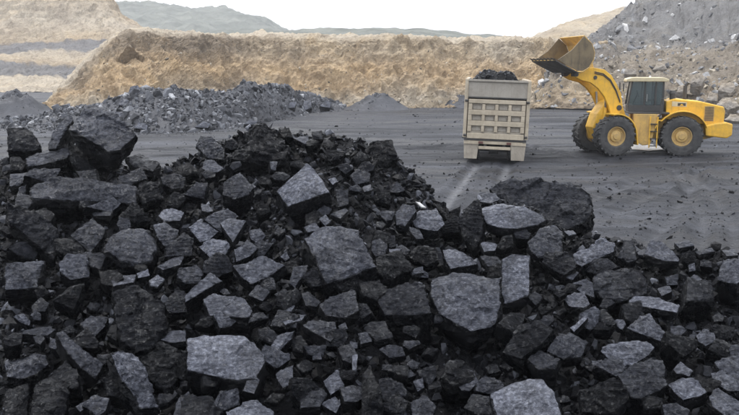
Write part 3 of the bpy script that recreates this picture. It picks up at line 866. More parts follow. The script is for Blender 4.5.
rk('L', (625, 250, 680, 232, 775, 238, 775, 320, 690, 317, 640, 290), None, 'smooth pale coal slab cut by the right edge', dust=.8, ang=40)
rk('L', (615, 345, 645, 302, 690, 335, 760, 375, 760, 430, 690, 425, 630, 378), None, 'pale coal block in the bottom right corner', dust=.85, ang=50)
rk('L', (430, 370, 490, 365, 545, 400, 530, 440, 440, 440), dust=.45, ang=50)
rk('L', (465, 60, 500, 55, 532, 75, 490, 110, 468, 95), dust=.6)
rk('L', (690, 135, 760, 130, 760, 190, 700, 197), dust=.5, ang=50)
rk('Z', (489, 393, 512, 382, 530, 378, 543, 379, 556, 393, 565, 420, 530, 430, 500, 428), 'bottom pale block', 'pale square-cut coal block at the bottom edge right of the middle', ang=52, dust=1.0, th=.6, chip=.025, rough=.02)
rk('K', (525, 165, 590, 60, 660, 30, 735, 75, 690, 130, 600, 190), 'dark sloping wedge', 'dark coal wedge with a smooth sloping face below the upright pale slab', ang=52, lean=30, dust=.22, th=.7)
rk('K', (345, 290, 385, 235, 410, 235, 432, 280, 400, 320, 365, 317), 'pale diamond', 'small pale diamond-shaped coal lump below the largest speckled boulder', ang=52, dust=.9)
rk('K', (35, 275, 70, 265, 130, 285, 148, 330, 120, 362, 50, 355), 'low dark block', 'dark grey coal block near the bottom below the dark-fronted boulder', ang=50, dust=.35)
rk('Z', (362, 375, 370, 365, 380, 385, 384, 420, 362, 420), None, 'tall black coal shard standing at the bottom left of the low dark block', ang=68, dust=.0)
rk('K', (160, 360, 230, 345, 262, 375, 250, 425, 170, 425), dust=.5, ang=48)
rk('K', (90, 395, 140, 385, 155, 430, 90, 432), dust=.6)
rk('K', (170, 280, 210, 265, 217, 305, 190, 322), dust=.75, ang=55)
rk('K', (130, 240, 160, 232, 185, 255, 150, 268), dust=.5)
rk('K', (225, 285, 280, 280, 285, 300, 235, 312), dust=.15)
# --- lower middle
rk('J', (8, 110, 80, 95, 240, 98, 320, 170, 325, 200, 285, 270, 210, 275, 140, 265, 70, 240, 8, 235), 'pale speckled block', 'big pale speckled coal block with a flat top at lower left of the middle', ang=46, dust=1.0, th=.75, under=.85, rough=.022)
rk('J', (165, 400, 230, 365, 290, 350, 355, 405, 350, 450, 170, 450), None, 'pale coal block at the bottom edge below the big pale speckled block', ang=46, dust=.9)
rk('J', (-20, 330, 110, 340, 150, 400, 130, 445, -20, 445), None, 'dark coal boulder at the bottom edge under the big pale speckled block', ang=48, dust=.2)
rk('J', (360, 250, 390, 230, 432, 215, 430, 290, 390, 307, 370, 280), 'pale chip', 'pale coal lump right of the big pale speckled block', ang=55, dust=.85)
rk('J', (335, 150, 365, 100, 440, 75, 425, 110, 385, 150, 350, 187), None, 'pale coal wedge just above the right end of the big pale speckled block', dust=.85)
rk('J', (420, 110, 460, 95, 492, 130, 470, 167, 430, 160), dust=.15, ang=55)
rk('J', (470, 60, 490, 35, 600, 45, 610, 90, 580, 122, 540, 102), 'grey oblong', 'grey oblong coal block between the pale speckled block and the dark-fronted boulder', dust=.6, ang=42)
rk('J', (385, 40, 430, 10, 482, 15, 465, 37, 400, 57), dust=.95)
rk('J', (508, 170, 540, 162, 547, 192, 510, 196), dust=.7, ang=55)
rk('J', (665, 175, 690, 170, 685, 245, 668, 242), None, 'small upright pale coal chip left of the dark-fronted boulder', dust=.95, ang=65)
rk('J', (550, 280, 610, 225, 637, 300, 580, 337), None, 'pale tilted coal chip with a ridge left of the tall black shard', dust=.9, ang=55)
rk('J', (460, 330, 520, 290, 570, 330, 540, 382, 460, 387), dust=.5, ang=48)
rk('J', (690, 90, 742, 80, 745, 122, 700, 132), dust=.7)
rk('J', (655, 120, 690, 125, 687, 150, 660, 147), dust=.6)
rk('J', (610, 60, 640, 45, 650, 70, 625, 80), dust=.8)
# --- middle left
rk('F', (15, 80, 60, 45, 130, 45, 140, 90, 100, 125, 60, 135), 'cracked pale slab', 'left piece of the cracked pale coal slab left of the middle', dust=1.0, th=.6, ang=42)
rk('F', (140, 60, 180, 38, 245, 50, 190, 135, 165, 100), None, 'right piece of the cracked pale coal slab left of the middle', dust=1.0, th=.6, ang=42)
rk('F', (50, 150, 110, 120, 165, 130, 182, 150, 150, 207, 100, 200), None, 'lower piece of the cracked pale coal slab left of the middle', dust=1.0, th=.6, ang=44)
rk('F', (195, 165, 250, 125, 292, 160, 262, 190, 205, 215), dust=.7)
rk('F', (190, 230, 310, 190, 402, 228, 340, 270, 265, 305, 230, 280), 'pale pointed slab', 'pale pointed coal slab left of the big speckled middle block', dust=.95, th=.5, ang=44)
rk('F', (255, 90, 300, 80, 322, 110, 295, 147, 260, 122), dust=.75, ang=50)
rk('F', (470, 120, 560, 75, 690, 80, 745, 180, 765, 235, 650, 275, 565, 307, 540, 260, 500, 190), 'speckled middle block', 'big speckled coal block in the middle below the pale sharp-cornered block', ang=46, dust=.7, th=.7)
rk('F', (415, 300, 430, 235, 492, 225, 482, 260, 440, 322), dust=.6, ang=52)
rk('F', (475, 77, 520, 55, 542, 85, 490, 97), dust=.85)
rk('F', (535, 45, 560, 20, 582, 55, 560, 72), dust=.75, ang=50)
rk('F', (575, 25, 640, 0, 652, 10, 620, 42), dust=.6)
rk('F', (0, 345, 100, 255, 152, 290, 80, 330, 30, 360, 0, 377), 'slanting pale bar', 'pale coal bar slanting up to the right left of the middle', ang=46, dust=.85, th=.8)
rk('Z', (203, 298, 212, 293, 243, 297, 253, 311, 248, 318, 210, 316), 'dark-fronted ledge block', 'grey-topped coal block with a black front above the big pale speckled block', dust=.75, th=.9, ang=36, under=.95)
rk('Z', (319, 305, 330, 296, 355, 290, 359, 310, 345, 318, 325, 315), 'dull oblong block', 'dull grey coal block below the big speckled middle block', dust=.45, ang=45)
rk('F', (465, 340, 490, 332, 542, 375, 525, 395, 480, 387), dust=.45)
rk('F', (365, 385, 410, 370, 442, 385, 425, 412, 370, 412), dust=.9)
rk('F', (355, 345, 400, 320, 417, 340, 380, 362), dust=.3)
rk('F', (250, 345, 290, 305, 342, 330, 310, 372), dust=.45, ang=48)
rk('F', (380, 195, 405, 172, 418, 200, 400, 212), dust=.8)
# --- left
rk('E', (20, -20, 130, 0, 170, 60, 240, 90, 215, 200, 150, 150, 40, 60), 'leaning dark slab', 'dark grey coal slab leaning at the left edge below the long squared beam', ang=55, lean=-25, dust=.3, th=.5)
rk('E', (280, 110, 370, 40, 422, 85, 410, 120, 360, 180, 330, 145), 'grey diamond block', 'diamond-shaped grey coal block below the long squared beam', ang=50, dust=.5)
rk('E', (400, 165, 430, 110, 500, 80, 590, 75, 637, 155, 600, 210, 540, 227, 480, 220, 430, 180), 'rounded grey boulder', 'broad rounded grey coal boulder at left centre', ang=48, dust=.6, chip=.08)
rk('E', (465, 60, 480, 30, 515, 30, 522, 75, 480, 97), dust=.65, ang=50)
rk('E', (610, 65, 660, 58, 712, 90, 690, 167, 650, 150, 620, 100), None, 'pale coal lump right of the broad rounded grey boulder', ang=50, dust=.8)
rk('E', (630, 30, 660, 0, 700, 5, 737, 15, 720, 50, 650, 57), dust=.9)
rk('E', (235, 215, 270, 185, 350, 183, 357, 275, 280, 287, 240, 255), 'pale squarish block', 'pale squarish coal block below the diamond-shaped grey block', ang=52, dust=.75, th=.7)
rk('E', (20, 215, 180, 210, 150, 317, 20, 330), 'cracked edge block', 'pale cracked coal block at the left edge', ang=50, dust=.7)
rk('E', (445, 290, 490, 270, 545, 265, 535, 295, 450, 312), dust=.8)
rk('E', (545, 260, 590, 245, 597, 270, 550, 280), dust=1.0)
rk('E', (590, 290, 630, 263, 660, 285, 630, 320, 600, 313), 'pale pebble', 'small round pale coal pebble right of the tall dark standing block', ang=52, dust=1.0, chip=.12)
rk('Z', (112, 292, 133, 282, 150, 293, 164, 303, 166, 330, 155, 348, 138, 352, 122, 342, 115, 325), 'standing dark block', 'tall dark coal block standing on end at left centre', ang=62, dust=.22, th=.6)
rk('E', (625, 235, 690, 195, 737, 190, 720, 225, 650, 247), dust=.6)
rk('E', (655, 380, 700, 320, 740, 330, 745, 415, 670, 420), dust=.35, ang=50)
rk('E', (125, 390, 165, 355, 197, 380, 180, 412, 130, 414), dust=.4)
rk('E', (360, 20, 400, 5, 450, 12, 440, 30, 375, 32), dust=.4)
rk('I', (225, 90, 250, 75, 300, 120, 412, 215, 380, 274, 320, 225, 255, 150), 'diagonal bar', 'coal bar lying diagonally at lower left', ang=55, lean=-30, dust=.6, th=.6)
rk('I', (435, 165, 490, 145, 550, 180, 600, 290, 640, 360, 630, 382, 560, 382, 535, 325, 480, 270), 'mottled pillar', 'mottled pale coal pillar slanting down to the right at lower left', ang=58, lean=-25, dust=.9, rough=.07)
rk('I', (550, 190, 640, 130, 700, 140, 722, 180, 700, 290, 660, 322, 600, 270), 'layered block', 'black layered coal block left of the big pale speckled block', ang=66, lean=-15, dust=.12, rough=.06)
rk('I', (640, 115, 680, 80, 742, 75, 742, 120, 690, 127), None, 'small pale coal lump on top of the black layered block', dust=.85)
rk('I', (20, 200, 110, 160, 170, 175, 197, 210, 150, 250, 80, 272, 20, 262), 'rough edge lump', 'rough grey coal lump at the left edge near the bottom', ang=44, dust=.7, rough=.08)
rk('I', (120, 430, 135, 290, 200, 260, 272, 310, 260, 430), 'bottom left block', 'large dark coal block in the bottom left corner', ang=55, dust=.15)
rk('I', (20, 310, 115, 290, 110, 430, 20, 430), None, 'dark coal block cut by the left edge in the bottom corner', ang=55, dust=.12)
rk('I', (70, 90, 110, 75, 200, 60, 222, 75, 190, 97), dust=.6)
rk('I', (320, 50, 360, 15, 432, 25, 420, 60, 375, 107, 340, 80), None, 'bluish coal lump left of the tall dark standing block', dust=.6, ang=45)
rk('I', (300, 380, 370, 345, 377, 365, 320, 402), dust=.6)
rk('I', (380, 350, 405, 345, 412, 390, 385, 397), dust=.5, ang=55)
rk('Z', (172, 420, 178, 398, 189, 391, 192, 420), dust=.6, ang=58)

# --- the many smaller lumps between them
def inside(x, y, poly, pad=0):
    cx = sum(p[0] for p in poly) / len(poly); cy = sum(p[1] for p in poly) / len(poly)
    P = [(cx + (a - cx) * (1 + pad), cy + (b - cy) * (1 + pad)) for a, b in poly]
    c = False
    for i in range(len(P)):
        (x1, y1), (x2, y2) = P[i], P[i - 1]
        if (y1 > y) != (y2 > y) and x < (x2 - x1) * (y - y1) / (y2 - y1) + x1: c = not c
    return c
def crest_px(px):
    for a, b in zip(CREST, CREST[1:]):
        if px <= b[0]: return lerp(a[1], b[1], (px - a[0]) / (b[0] - a[0]))
    return 260
traced_polys = [r['poly'] for r in ROCKS]
spots = []
tries = 0
while len(spots) < 78 and tries < 30000:      # middling blocks wedged between the big ones
    tries += 1
    px, py = random.uniform(4, 737), random.uniform(150, 412)
    s = random.uniform(17, 32)
    if py < crest_px(px) + 8 or (240 < px < 420 and py < 215): continue
    if any(inside(px, py, q, .12) for q in traced_polys): continue
    if any(math.hypot(px - a, (py - b) * 1.3) < (s + c) * .54 for a, b, c in spots): continue
    spots.append((px, py, s))
while len(spots) < 150 and tries < 60000:
    tries += 1
    px, py = random.uniform(8, 733), random.uniform(140, 408)
    if py < crest_px(px) + 4: continue
    s = random.uniform(9.5, 15) if random.random() < .75 else random.uniform(15, 22)
    if any(inside(px, py, q, .18) for q in traced_polys): continue
    if any(math.hypot(px - a, (py - b) * 1.3) < (s + c) * .5 for a, b, c in spots): continue
    spots.append((px, py, s))
for px, py, s in spots:
    n = random.choice((4, 5, 5, 6)); a0 = random.uniform(0, 6.28); asp = random.uniform(.55, .85); rt = random.uniform(-.6, .6)
    pts = []
    for i in range(n):
        a = a0 + 2 * math.pi * (i + random.uniform(-.3, .3)) / n; r = s * .64 * random.uniform(.7, 1.25)
        x, y = r * math.cos(a), r * math.sin(a) * asp
        pts += [px + x * math.cos(rt) - y * math.sin(rt), py + x * math.sin(rt) * .7 + y * math.cos(rt)]
    rk('Z', pts, ang=random.uniform(30, 74), lean=random.uniform(-55, 55), th=random.uniform(.5, 1.0), chip=.02, dust=random.choice((.05, .1, .2, .3, .4, .55, .75)))

# --- fines and chips nobody could count, and the rocks of the heap outside the picture
pl = []
while len(pl) < 54000:
    y = 3.5 + 11.5 * random.random() ** .8; x = random.uniform(-1, 1) * (.5 * y + 1.6)
    cy, cz = crest_at(x * (12.0 / max(y, 3)) ** .35)
    if y > cy + 2.2: continue
    s = .044 * math.exp(random.gauss(0, .66)) * (.65 + y * .045)
    pl.append((Vector((x, y, heap_z(x, y) + s * .2)), min(s, .19)))
for i in range(2600):       # more broken pieces wedged into the gaps
    y = 4 + 9.5 * random.random(); x = random.uniform(-1, 1) * (.48 * y + .5)
    cy, cz = crest_at(x * (12.0 / max(y, 3)) ** .35)
    if y > cy + .6: continue
    pl.append((Vector((x, y, heap_z(x, y) + .02)), random.uniform(.1, .26) * (.6 + y * .04)))
for i in range(900):
    y = random.uniform(3, 16); x = random.uniform(-12, 11)
    if abs(x) < .5 * y + .3 and y > 5.4: continue
    if heap_z(x, y) < -.2: continue
    s = .3 * math.exp(random.gauss(0, .5))
    pl.append((Vector((x, y, heap_z(x, y))), min(s, .9)))
for i in range(2500):       # spill on the back of the heap
    x = random.uniform(-9, 9); cy, cz = crest_at(x); y = cy + random.uniform(0, 5) ** 1.0
    z = heap_z(x, y)
    if z < -.1: continue
    pl.append((Vector((x, y, z)), .09 * math.exp(random.gauss(0, .6))))
rubble('coal_rubble', pl, M['coal_chip'], 'fine coal chips and crumbs filling the gaps of the heap', 'rubble')

# --- blocks one can pick out on the mid-distance pile
def pile_y(py_base): return gy(py_base) + 2.2
MID = [((263, 109, 265, 97, 273, 98, 275, 108, 269, 110), 119, 'tall white block', 'tall whitish block at the middle of the long rubble pile'),
       ((302, 108, 304, 101, 311, 100, 312, 108, 306, 110), 113, 'right white block', 'whitish block near the right end of the long rubble pile'),
       ((286, 108, 290, 102, 297, 102, 295, 108), 116, None, None),
       ((238, 87, 241, 82, 250, 81, 253, 86, 246, 88), 118, 'top white block', 'whitish block on the right hump of the long rubble pile'),
       ((233, 94, 237, 87, 249, 88, 251, 93, 242, 96), 120, None, None),
       ((244, 124, 250, 119, 258, 121, 256, 125), 127, 'low flat block', 'flat whitish block at the foot of the long rubble pile'),
       ((195, 127, 203, 121, 211, 123, 208, 128), 131, 'low left block', 'flat grey block at the foot of the long rubble pile above the tilted crest plate'),
       ((127, 97, 130, 87, 138, 85, 142, 92, 138, 99), 130, 'dark knob', 'dark knobby block at the left shoulder of the long rubble pile'),
       ((232, 104, 236, 97, 244, 98, 244, 105), 123, None, None), ((150, 108, 155, 100, 164, 101, 166, 108), 129, None, None), ((175, 104, 180, 96, 189, 97, 190, 105), 129, None, None),
       ((205, 106, 210, 99, 218, 101, 219, 107), 127, None, None), ((215, 118, 220, 111, 230, 113, 229, 119), 127, None, None), ((160, 122, 165, 116, 174, 118, 173, 124), 131, None, None),
       ((178, 117, 184, 111, 193, 113, 190, 119), 130, None, None), ((134, 128, 139, 122, 148, 124, 147, 130), 132, None, None), ((146, 113, 150, 108, 157, 110, 156, 116), 131, None, None),
       ((262, 92, 267, 86, 275, 88, 274, 94), 117, None, None), ((281, 95, 286, 89, 293, 92, 291, 97), 115, None, None), ((110, 118, 116, 111, 125, 113, 123, 120), 131, None, None),
       ((250, 112, 256, 106, 263, 109, 261, 115), 121, None, None), ((199, 97, 203, 91, 211, 93, 209, 99), 127, None, None), ((118, 105, 122, 98, 129, 100, 128, 107), 131, None, None), ((320, 106, 325, 100, 332, 102, 330, 108), 112, None, None)]
for pts, b, nick, lab in MID:
    poly = [(pts[i], pts[i + 1]) for i in range(0, len(pts), 2)]
    pale = nick is not None and 'white' in (lab or '')
    cy_ = sum(p[1] for p in poly) / len(poly)
    yb = gy(b); cr = 88
    Y = yb + 6 * max(0, min(1, (b - cy_) / (b - 88))) - .35
    traced(poly, ang=50, lean=random.uniform(-25, 25), th=.9, dust=1.0, Y=Y, nick=nick, label=lab, name='rubble_block', cat='block', group='blocks on the long rubble pile', mat=M['white_stone'] if pale else None, rough=.05)

# --- boulders on the walls and the spoil slope
def bl(pts, Y, nick, label, mat=None, **kw):
    traced([(pts[i], pts[i + 1]) for i in range(0, len(pts), 2)], Y=Y, nick=nick, label=label, name='quarry_boulder', cat='boulder', group='boulders on the quarry banks', mat=mat or M['boulder'], rough=.06, **kw)
bl((718, 90, 722, 83, 733, 82, 736, 88, 730, 93), 67, None, 'pale brown boulder above the loader\'s rear end at the right edge', ang=50, th=.9)
bl((690, 84, 694, 75, 701, 72, 705, 78, 701, 86), 71, None, 'upright grey boulder rising above the loader\'s hood', ang=60, th=.9)
bl((716, 105, 722, 98, 735, 97, 739, 106, 728, 110), 64.5, None, 'wide brown boulder right of the loader\'s hood', ang=48, th=.9)
bl((652, 70, 656, 63, 665, 63, 667, 69), 83, None, 'pale boulder on the slope just above the loader\'s cab roof', ang=50, th=.9)
bl((624, 74, 628, 64, 636, 65, 637, 74), 84, None, 'pale boulder on the slope left of the loader\'s cab roof', ang=55, th=.9)
bl((724, 120, 730, 114, 742, 115, 743, 122), 62, None, 'low grey boulder behind the loader\'s counterweight at the right edge', ang=50, th=.9)
bl((706, 100, 710, 92, 717, 93, 717, 101), 66.5, None, 'dark brown boulder between the upright grey boulder and the right edge', ang=55, th=.9)
bl((676, 92, 680, 86, 687, 87, 687, 93), 73, None, 'small brown boulder just right of the loader\'s cab', ang=55, th=.9)

# ------------------------------------------------------------------ labels for the lumps that have none yet
ORD = ['nearest', 'second nearest', 'third nearest', 'fourth nearest', 'fifth nearest', 'sixth nearest', 'seventh nearest', 'eighth nearest', 'ninth nearest', 'tenth nearest']
keyed = {}
marks = [r for r in ROCKS if r['nick']]
for r in ROCKS:
    if r['label']: continue
    best = min((m for m in marks if m['fam'] == r['fam']), key=lambda m: math.hypot(m['x'] - r['x'], (m['y'] - r['y']) * 1.2) - .25 * m['s'])
    dx, dy = r['x'] - best['x'], r['y'] - best['y']
    ad, av = abs(dx), abs(dy)
    if ad > 1.7 * av: d = 'right of' if dx > 0 else 'left of'
    elif av > 1.7 * ad: d = 'below' if dy > 0 else 'above'
    else: d = ('below' if dy > 0 else 'above') + ' and ' + ('right of' if dx > 0 else 'left of')
    keyed.setdefault((r['fam'], best['nick'], d), []).append((math.hypot(dx, dy), r))
for (fam, nick, d), L in keyed.items():
    L.sort(key=lambda t: t[0])
    for i, (_, r) in enumerate(L):
        size = 'tiny' if r['s'] < 9.5 else 'small' if r['s'] < 17 else 'medium'
        tone = 'dark' if r['dust'] < .3 else 'grey' if r['dust'] < .75 else 'pale'
        r['o']['label'] = f"{size} {tone} {'coal lump' if fam == 'coal' else 'rubble block'} {ORD[i]} {d} the {nick}"

# ------------------------------------------------------------------ wheels
def tyre_mesh(r, w, lugs, rim_r):
    bm = bmesh.new()
    hw = w / 2
    lathe_y(bm, [(rim_r, -hw * .78), (rim_r * 1.12, -hw * .92), ((r + rim_r) / 2, -hw), (r * .90, -hw * .96), (r * .965, -hw * .8), (r * .965, hw * .8), (r * .90, hw * .96), ((r + rim_r) / 2, hw), (rim_r * 1.12, hw * .92), (rim_r, hw * .78)], 40, True)
    for i in range(lugs):
        a = 2 * math.pi * i / lugs
        for s in (-1, 1):
            aa = a + (math.pi / lugs if s > 0 else 0)
            m = Matrix.Rotation(-aa, 4, 'Y') @ Matrix.Translation((r * .955, s * hw * .52, 0)) @ Matrix.Rotation(R(22 * s), 4, 'X') @ Matrix.Diagonal((r * .09, hw * .98, r * .085, 1))
            bmesh.ops.create_cube(bm, size=1, matrix=m)
    return bm
def rim_mesh(rim_r, w):
    bm = bmesh.new(); hw = w / 2
    # dished disc towards +y with hub
    lathe_y(bm, [(rim_r * 1.0, -hw * .7), (rim_r * 1.02, hw * .74), (rim_r * .93, hw * .78), (rim_r * .86, hw * .45), (rim_r * .62, hw * .38), (rim_r * .56, hw * .62), (rim_r * .34, hw * .66), (rim_r * .30, hw * .80), (.02, hw * .82)], 32)
    for i in range(12):
        a = 2 * math.pi * i / 12
        cyl(bm, (rim_r * .74 * math.cos(a), hw * .40, rim_r * .74 * math.sin(a)), (rim_r * .74 * math.cos(a), hw * .52, rim_r * .74 * math.sin(a)), rim_r * .045, n=6)
    return bm
def wheel(parent, loc, r, w, side, lugs, rim_r, rotz=0):
    e = empty('wheel', loc, (0, 0, rotz + (0 if side > 0 else math.pi)))
    e.parent = parent
    obj('tyre', tyre_mesh(r, w, lugs, rim_r), M['tyre'], e, smooth=False)
    obj('rim', rim_mesh(rim_r, w), M['rim'], e, bevel=.008)
    return e

# ------------------------------------------------------------------ wheel loader (local x forward, y to its left = near side)
REAR = at(681, 155, gy(155.0)); HEAD = R(180 - 13)
LS = 1.0
ld = empty('wheel_loader', (0, 0, 0))
tag(ld, 'yellow wheel loader with its bucket raised high, parked right of the truck', 'wheel loader')
wheelbase = 3.75; TR = .97; TW = .72; TRK = 1.12; RAX = -wheelbase    # origin under the front axle
# place: near rear wheel's foot at the measured point
rot = Matrix.Rotation(HEAD, 4, 'Z')
off = rot @ Vector((RAX, TRK + TW / 2, 0))
ld.location = (REAR.x - off.x, REAR.y - off.y, floor_z(REAR.x, REAR.y) - .02)
ld.rotation_euler = (0, 0, HEAD)
PIV = Vector((-1.75, 0, 0)); ART = Matrix.Translation(PIV) @ Matrix.Rotation(R(24), 4, 'Z') @ Matrix.Translation(-PIV)
def front(bm): bmesh.ops.transform(bm, matrix=ART, verts=bm.verts[:]); return bm
# wheels
for s in (1, -1):
    p = ART @ Vector((0, s * TRK, TR)); wheel(ld, p, TR, TW, s, 22, .47, R(24))
    wheel(ld, (RAX, s * TRK, TR), TR, TW, s, 22, .47)
# front frame and axle
bm = bmesh.new()
prism(bm, [(.55, .75), (.75, 1.35), (.55, 2.0), (.15, 2.55), (-.35, 2.75), (-.75, 2.4), (-1.1, 1.6), (-1.55, 1.3), (-1.55, .7), (-.6, .55)], -.42, .42)
obj('front_frame', front(bm), M['yellow'], ld, bevel=.03)
bm = bmesh.new(); cyl(bm, (0, -1.0, TR), (0, 1.0, TR), .24); obj('axle', front(bm), M['steel_dark'], ld)
bm = bmesh.new(); cyl(bm, (RAX, -1.0, TR), (RAX, 1.0, TR), .24); obj('axle', bm, M['steel_dark'], ld)
bm = bmesh.new(); cyl(bm, (-1.75, 0, .55), (-1.75, 0, 1.9), .2); box(bm, (-1.75, 0, .75), (.7, .5, .2)); box(bm, (-1.75, 0, 1.55), (.7, .5, .16)); obj('articulation_joint', bm, M['steel_dark'], ld, bevel=.02)
# front fenders: bent plates over each front wheel
def arc(cx, cz, r, a0, a1, n=9): return [(cx + r * math.cos(R(lerp(a0, a1, i / n))), cz + r * math.sin(R(lerp(a0, a1, i / n)))) for i in range(n + 1)]
for s in (1, -1):
    bm = bmesh.new(); y0, y1 = (s * .62, s * 1.42)
    strip(bm, arc(0, TR, 1.09, 78, 178) + [(-1.16, .55)], min(y0, y1), max(y0, y1), .06)
    obj('fender', front(bm), M['yellow'], ld, bevel=.01)
# lift arms: two curved booms, joined by a cross tube
arm_t = [(-.62, 2.35), (-.50, 2.98), (-.30, 3.35), (.05, 3.85), (.42, 4.12), (1.0, 4.22), (1.78, 4.18), (1.98, 4.02)]
arm_b = [(1.92, 3.78), (1.6, 3.62), (1.1, 3.50), (.72, 3.24), (.38, 2.85), (.14, 2.4), (.0, 2.0), (-.4, 1.9)]
for s in (1, -1):
    bm = bmesh.new(); prism(bm, arm_t + arm_b, s * .62 - .09, s * .62 + .09); obj('lift_arm', front(bm), M['yellow'], ld, bevel=.025)
bm = bmesh.new(); cyl(bm, (.75, -.6, 3.8), (.75, .6, 3.8), .17); obj('cross_tube', front(bm), M['yellow'], ld)
bm = bmesh.new(); prism(bm, [(.45, 3.7), (.85, 3.55), (1.25, 4.35), (1.12, 4.95), (.92, 4.95), (.72, 4.3)], -.12, .12); obj('bell_crank', front(bm), M['yellow_pale'], ld, bevel=.02)
bm = bmesh.new(); cyl(bm, (1.02, 0, 4.85), (1.62, 0, 5.0), .07); cyl(bm, (.55, 0, 3.75), (-.05, 0, 2.9), .10); obj('tilt_link', front(bm), M['steel_dark'], ld)
for s in (1, -1):
    bm = bmesh.new(); cyl(bm, (.25, s * .42, 1.1), (.15, s * .42, 2.3), .10); o = obj('lift_cylinder', front(bm), M['yellow'], ld)
    bm = bmesh.new(); cyl(bm, (.15, s * .42, 2.3), (.2, s * .5, 3.05), .05); obj('rod', front(bm), M['chrome'], o)
for s in (1, -1):
    for hx_, hz_, hr in ((1.88, 3.9, .11), (-.42, 2.3, .13), (.9, 3.75, .09)):
        bm = bmesh.new(); cyl(bm, (hx_, s * .62 - .13, hz_), (hx_, s * .62 + .13, hz_), hr); obj('pin', front(bm), M['steel_dark'], ld)
    for dz in (.0, .07):
        pth = [(-.45, 2.55 + dz), (-.2, 3.1 + dz), (.12, 3.58 + dz), (.5, 3.86 + dz), (.95, 3.95 + dz)]
        bm = bmesh.new()
        for (xa, za), (xb, zb_) in zip(pth, pth[1:]): cyl(bm, (xa, s * .62 + s * .115, za), (xb, s * .62 + s * .115, zb_), .022, n=8)
        obj('hose', front(bm), M['steel_dark'], ld)
# bucket: raised and tilted back
def shrink(bm):      # about the bucket's hinge
    h = Matrix.Translation((1.9, 0, 3.9)); bmesh.ops.transform(bm, matrix=h @ Matrix.Diagonal((.80, .88, .84, 1)) @ h.inverted(), verts=bm.verts[:]); return bm
BW = 1.55
sec = [(3.62, 4.72), (2.95, 4.40), (2.2, 4.06), (1.86, 4.06), (1.48, 4.28), (1.22, 4.70), (1.18, 5.10), (1.36, 5.55), (1.88, 6.0)]
bm = bmesh.new(); strip(bm, [(x, z) for x, z in sec], -BW, BW, .05)
bk = obj('bucket', front(shrink(bm)), M['yellow_pale'], ld, bevel=.01)
for s in (1, -1):
    bm = bmesh.new(); y = s * BW; prism(bm, [(3.45, 4.70)] + [(x + .02, z + .03) for x, z in sec[1:-1]] + [(1.90, 5.98), (2.6, 5.25)], min(y, y + s * .045), max(y, y + s * .045)); obj('side_plate', front(shrink(bm)), M['bucket'], bk, bevel=.008)
bm = bmesh.new(); prism(bm, [(3.66, 4.76), (3.58, 4.62), (2.9, 4.28), (2.2, 3.98), (1.95, 3.98), (2.2, 4.045), (2.95, 4.385), (3.6, 4.705)], -BW - .06, BW + .06); obj('cutting_edge', front(shrink(bm)), M['steel_dark'], bk)
for i in range(7):
    y = lerp(-BW + .1, BW - .1, i / 6)
    bm = bmesh.new(); prism(bm, [(3.85, 4.82), (3.5, 4.73), (3.5, 4.58)], y - .06, y + .06); obj('tooth', front(shrink(bm)), M['steel_dark'], bk)
for s in (1, -1):
    bm = bmesh.new(); prism(bm, [(1.45, 4.32), (1.75, 4.1), (2.05, 4.05), (2.02, 3.78), (1.82, 3.78), (1.38, 4.1)], s * .62 - .16, s * .62 - .1); prism(bm, [(1.45, 4.32), (1.75, 4.1), (2.05, 4.05), (2.02, 3.78), (1.82, 3.78), (1.38, 4.1)], s * .62 + .1, s * .62 + .16); obj('bucket_bracket', front(shrink(bm)), M['steel_dark'], bk)
# rear frame, platform, hood
bm = bmesh.new(); prism(bm, [(-1.5, .85), (-1.5, 1.55), (-2.3, 1.75), (-5.4, 1.75), (-5.6, 1.2), (-5.4, .95), (-4.9, .8), (-2.6, .8)], -.62, .62); obj('rear_frame', bm, M['yellow_pale'], ld, bevel=.03)
for s in (1, -1):
    y0, y1 = s * .60, s * 1.28
    bm = bmesh.new(); prism(bm, [(-1.55, .72), (-1.5, 2.02), (-2.58, 2.02), (-2.62, 1.6), (-2.35, .55), (-2.0, .5)], min(y0, y1), max(y0, y1)); obj('tank', bm, M['yellow_pale'], ld, bevel=.03)
    bm = bmesh.new()
    strip(bm, [(-2.5, 1.35), (-2.62, 1.75)] + arc(RAX, TR, 1.22, 38, 158, 12), min(s * .66, s * 1.42), max(s * .66, s * 1.42), .05)
    obj('fender', bm, M['yellow'], ld, bevel=.01)
    # ladder
    e = empty('ladder', (0, 0, 0)); e.parent = ld
    for x in (-2.28, -2.62):
        bm = bmesh.new(); box(bm, (x, s * 1.37, 1.15), (.05, .06, 1.5)); obj('rail', bm, M['yellow'], e, bevel=.008)
    for z in (.5, .85, 1.2, 1.55):
        bm = bmesh.new(); box(bm, (-2.45, s * 1.36, z), (.32, .16, .04)); obj('step', bm, M['steel_dark'], e)
    bm = bmesh.new(); cyl(bm, (-2.72, s * 1.36, 1.9), (-2.72, s * 1.36, 2.75), .022, n=8); cyl(bm, (-2.72, s * 1.36, 2.75), (-2.95, s * 1.3, 2.75), .022, n=8); obj('handrail', bm, M['steel_dark'], ld)
bm = bmesh.new(); box(bm, (-2.2, 0, 2.06), (1.9, 2.5, .08)); obj('platform', bm, M['steel_dark'], ld, bevel=.01)
bm = bmesh.new(); prism(bm, [(-3.05, 1.75), (-3.02, 2.62), (-3.4, 2.74), (-4.6, 2.62), (-5.62, 2.38), (-5.70, 2.15), (-5.66, 1.55), (-5.3, 1.45)], -.86, .86); hood = obj('engine_hood', bm, M['yellow'], ld, bevel=.05)
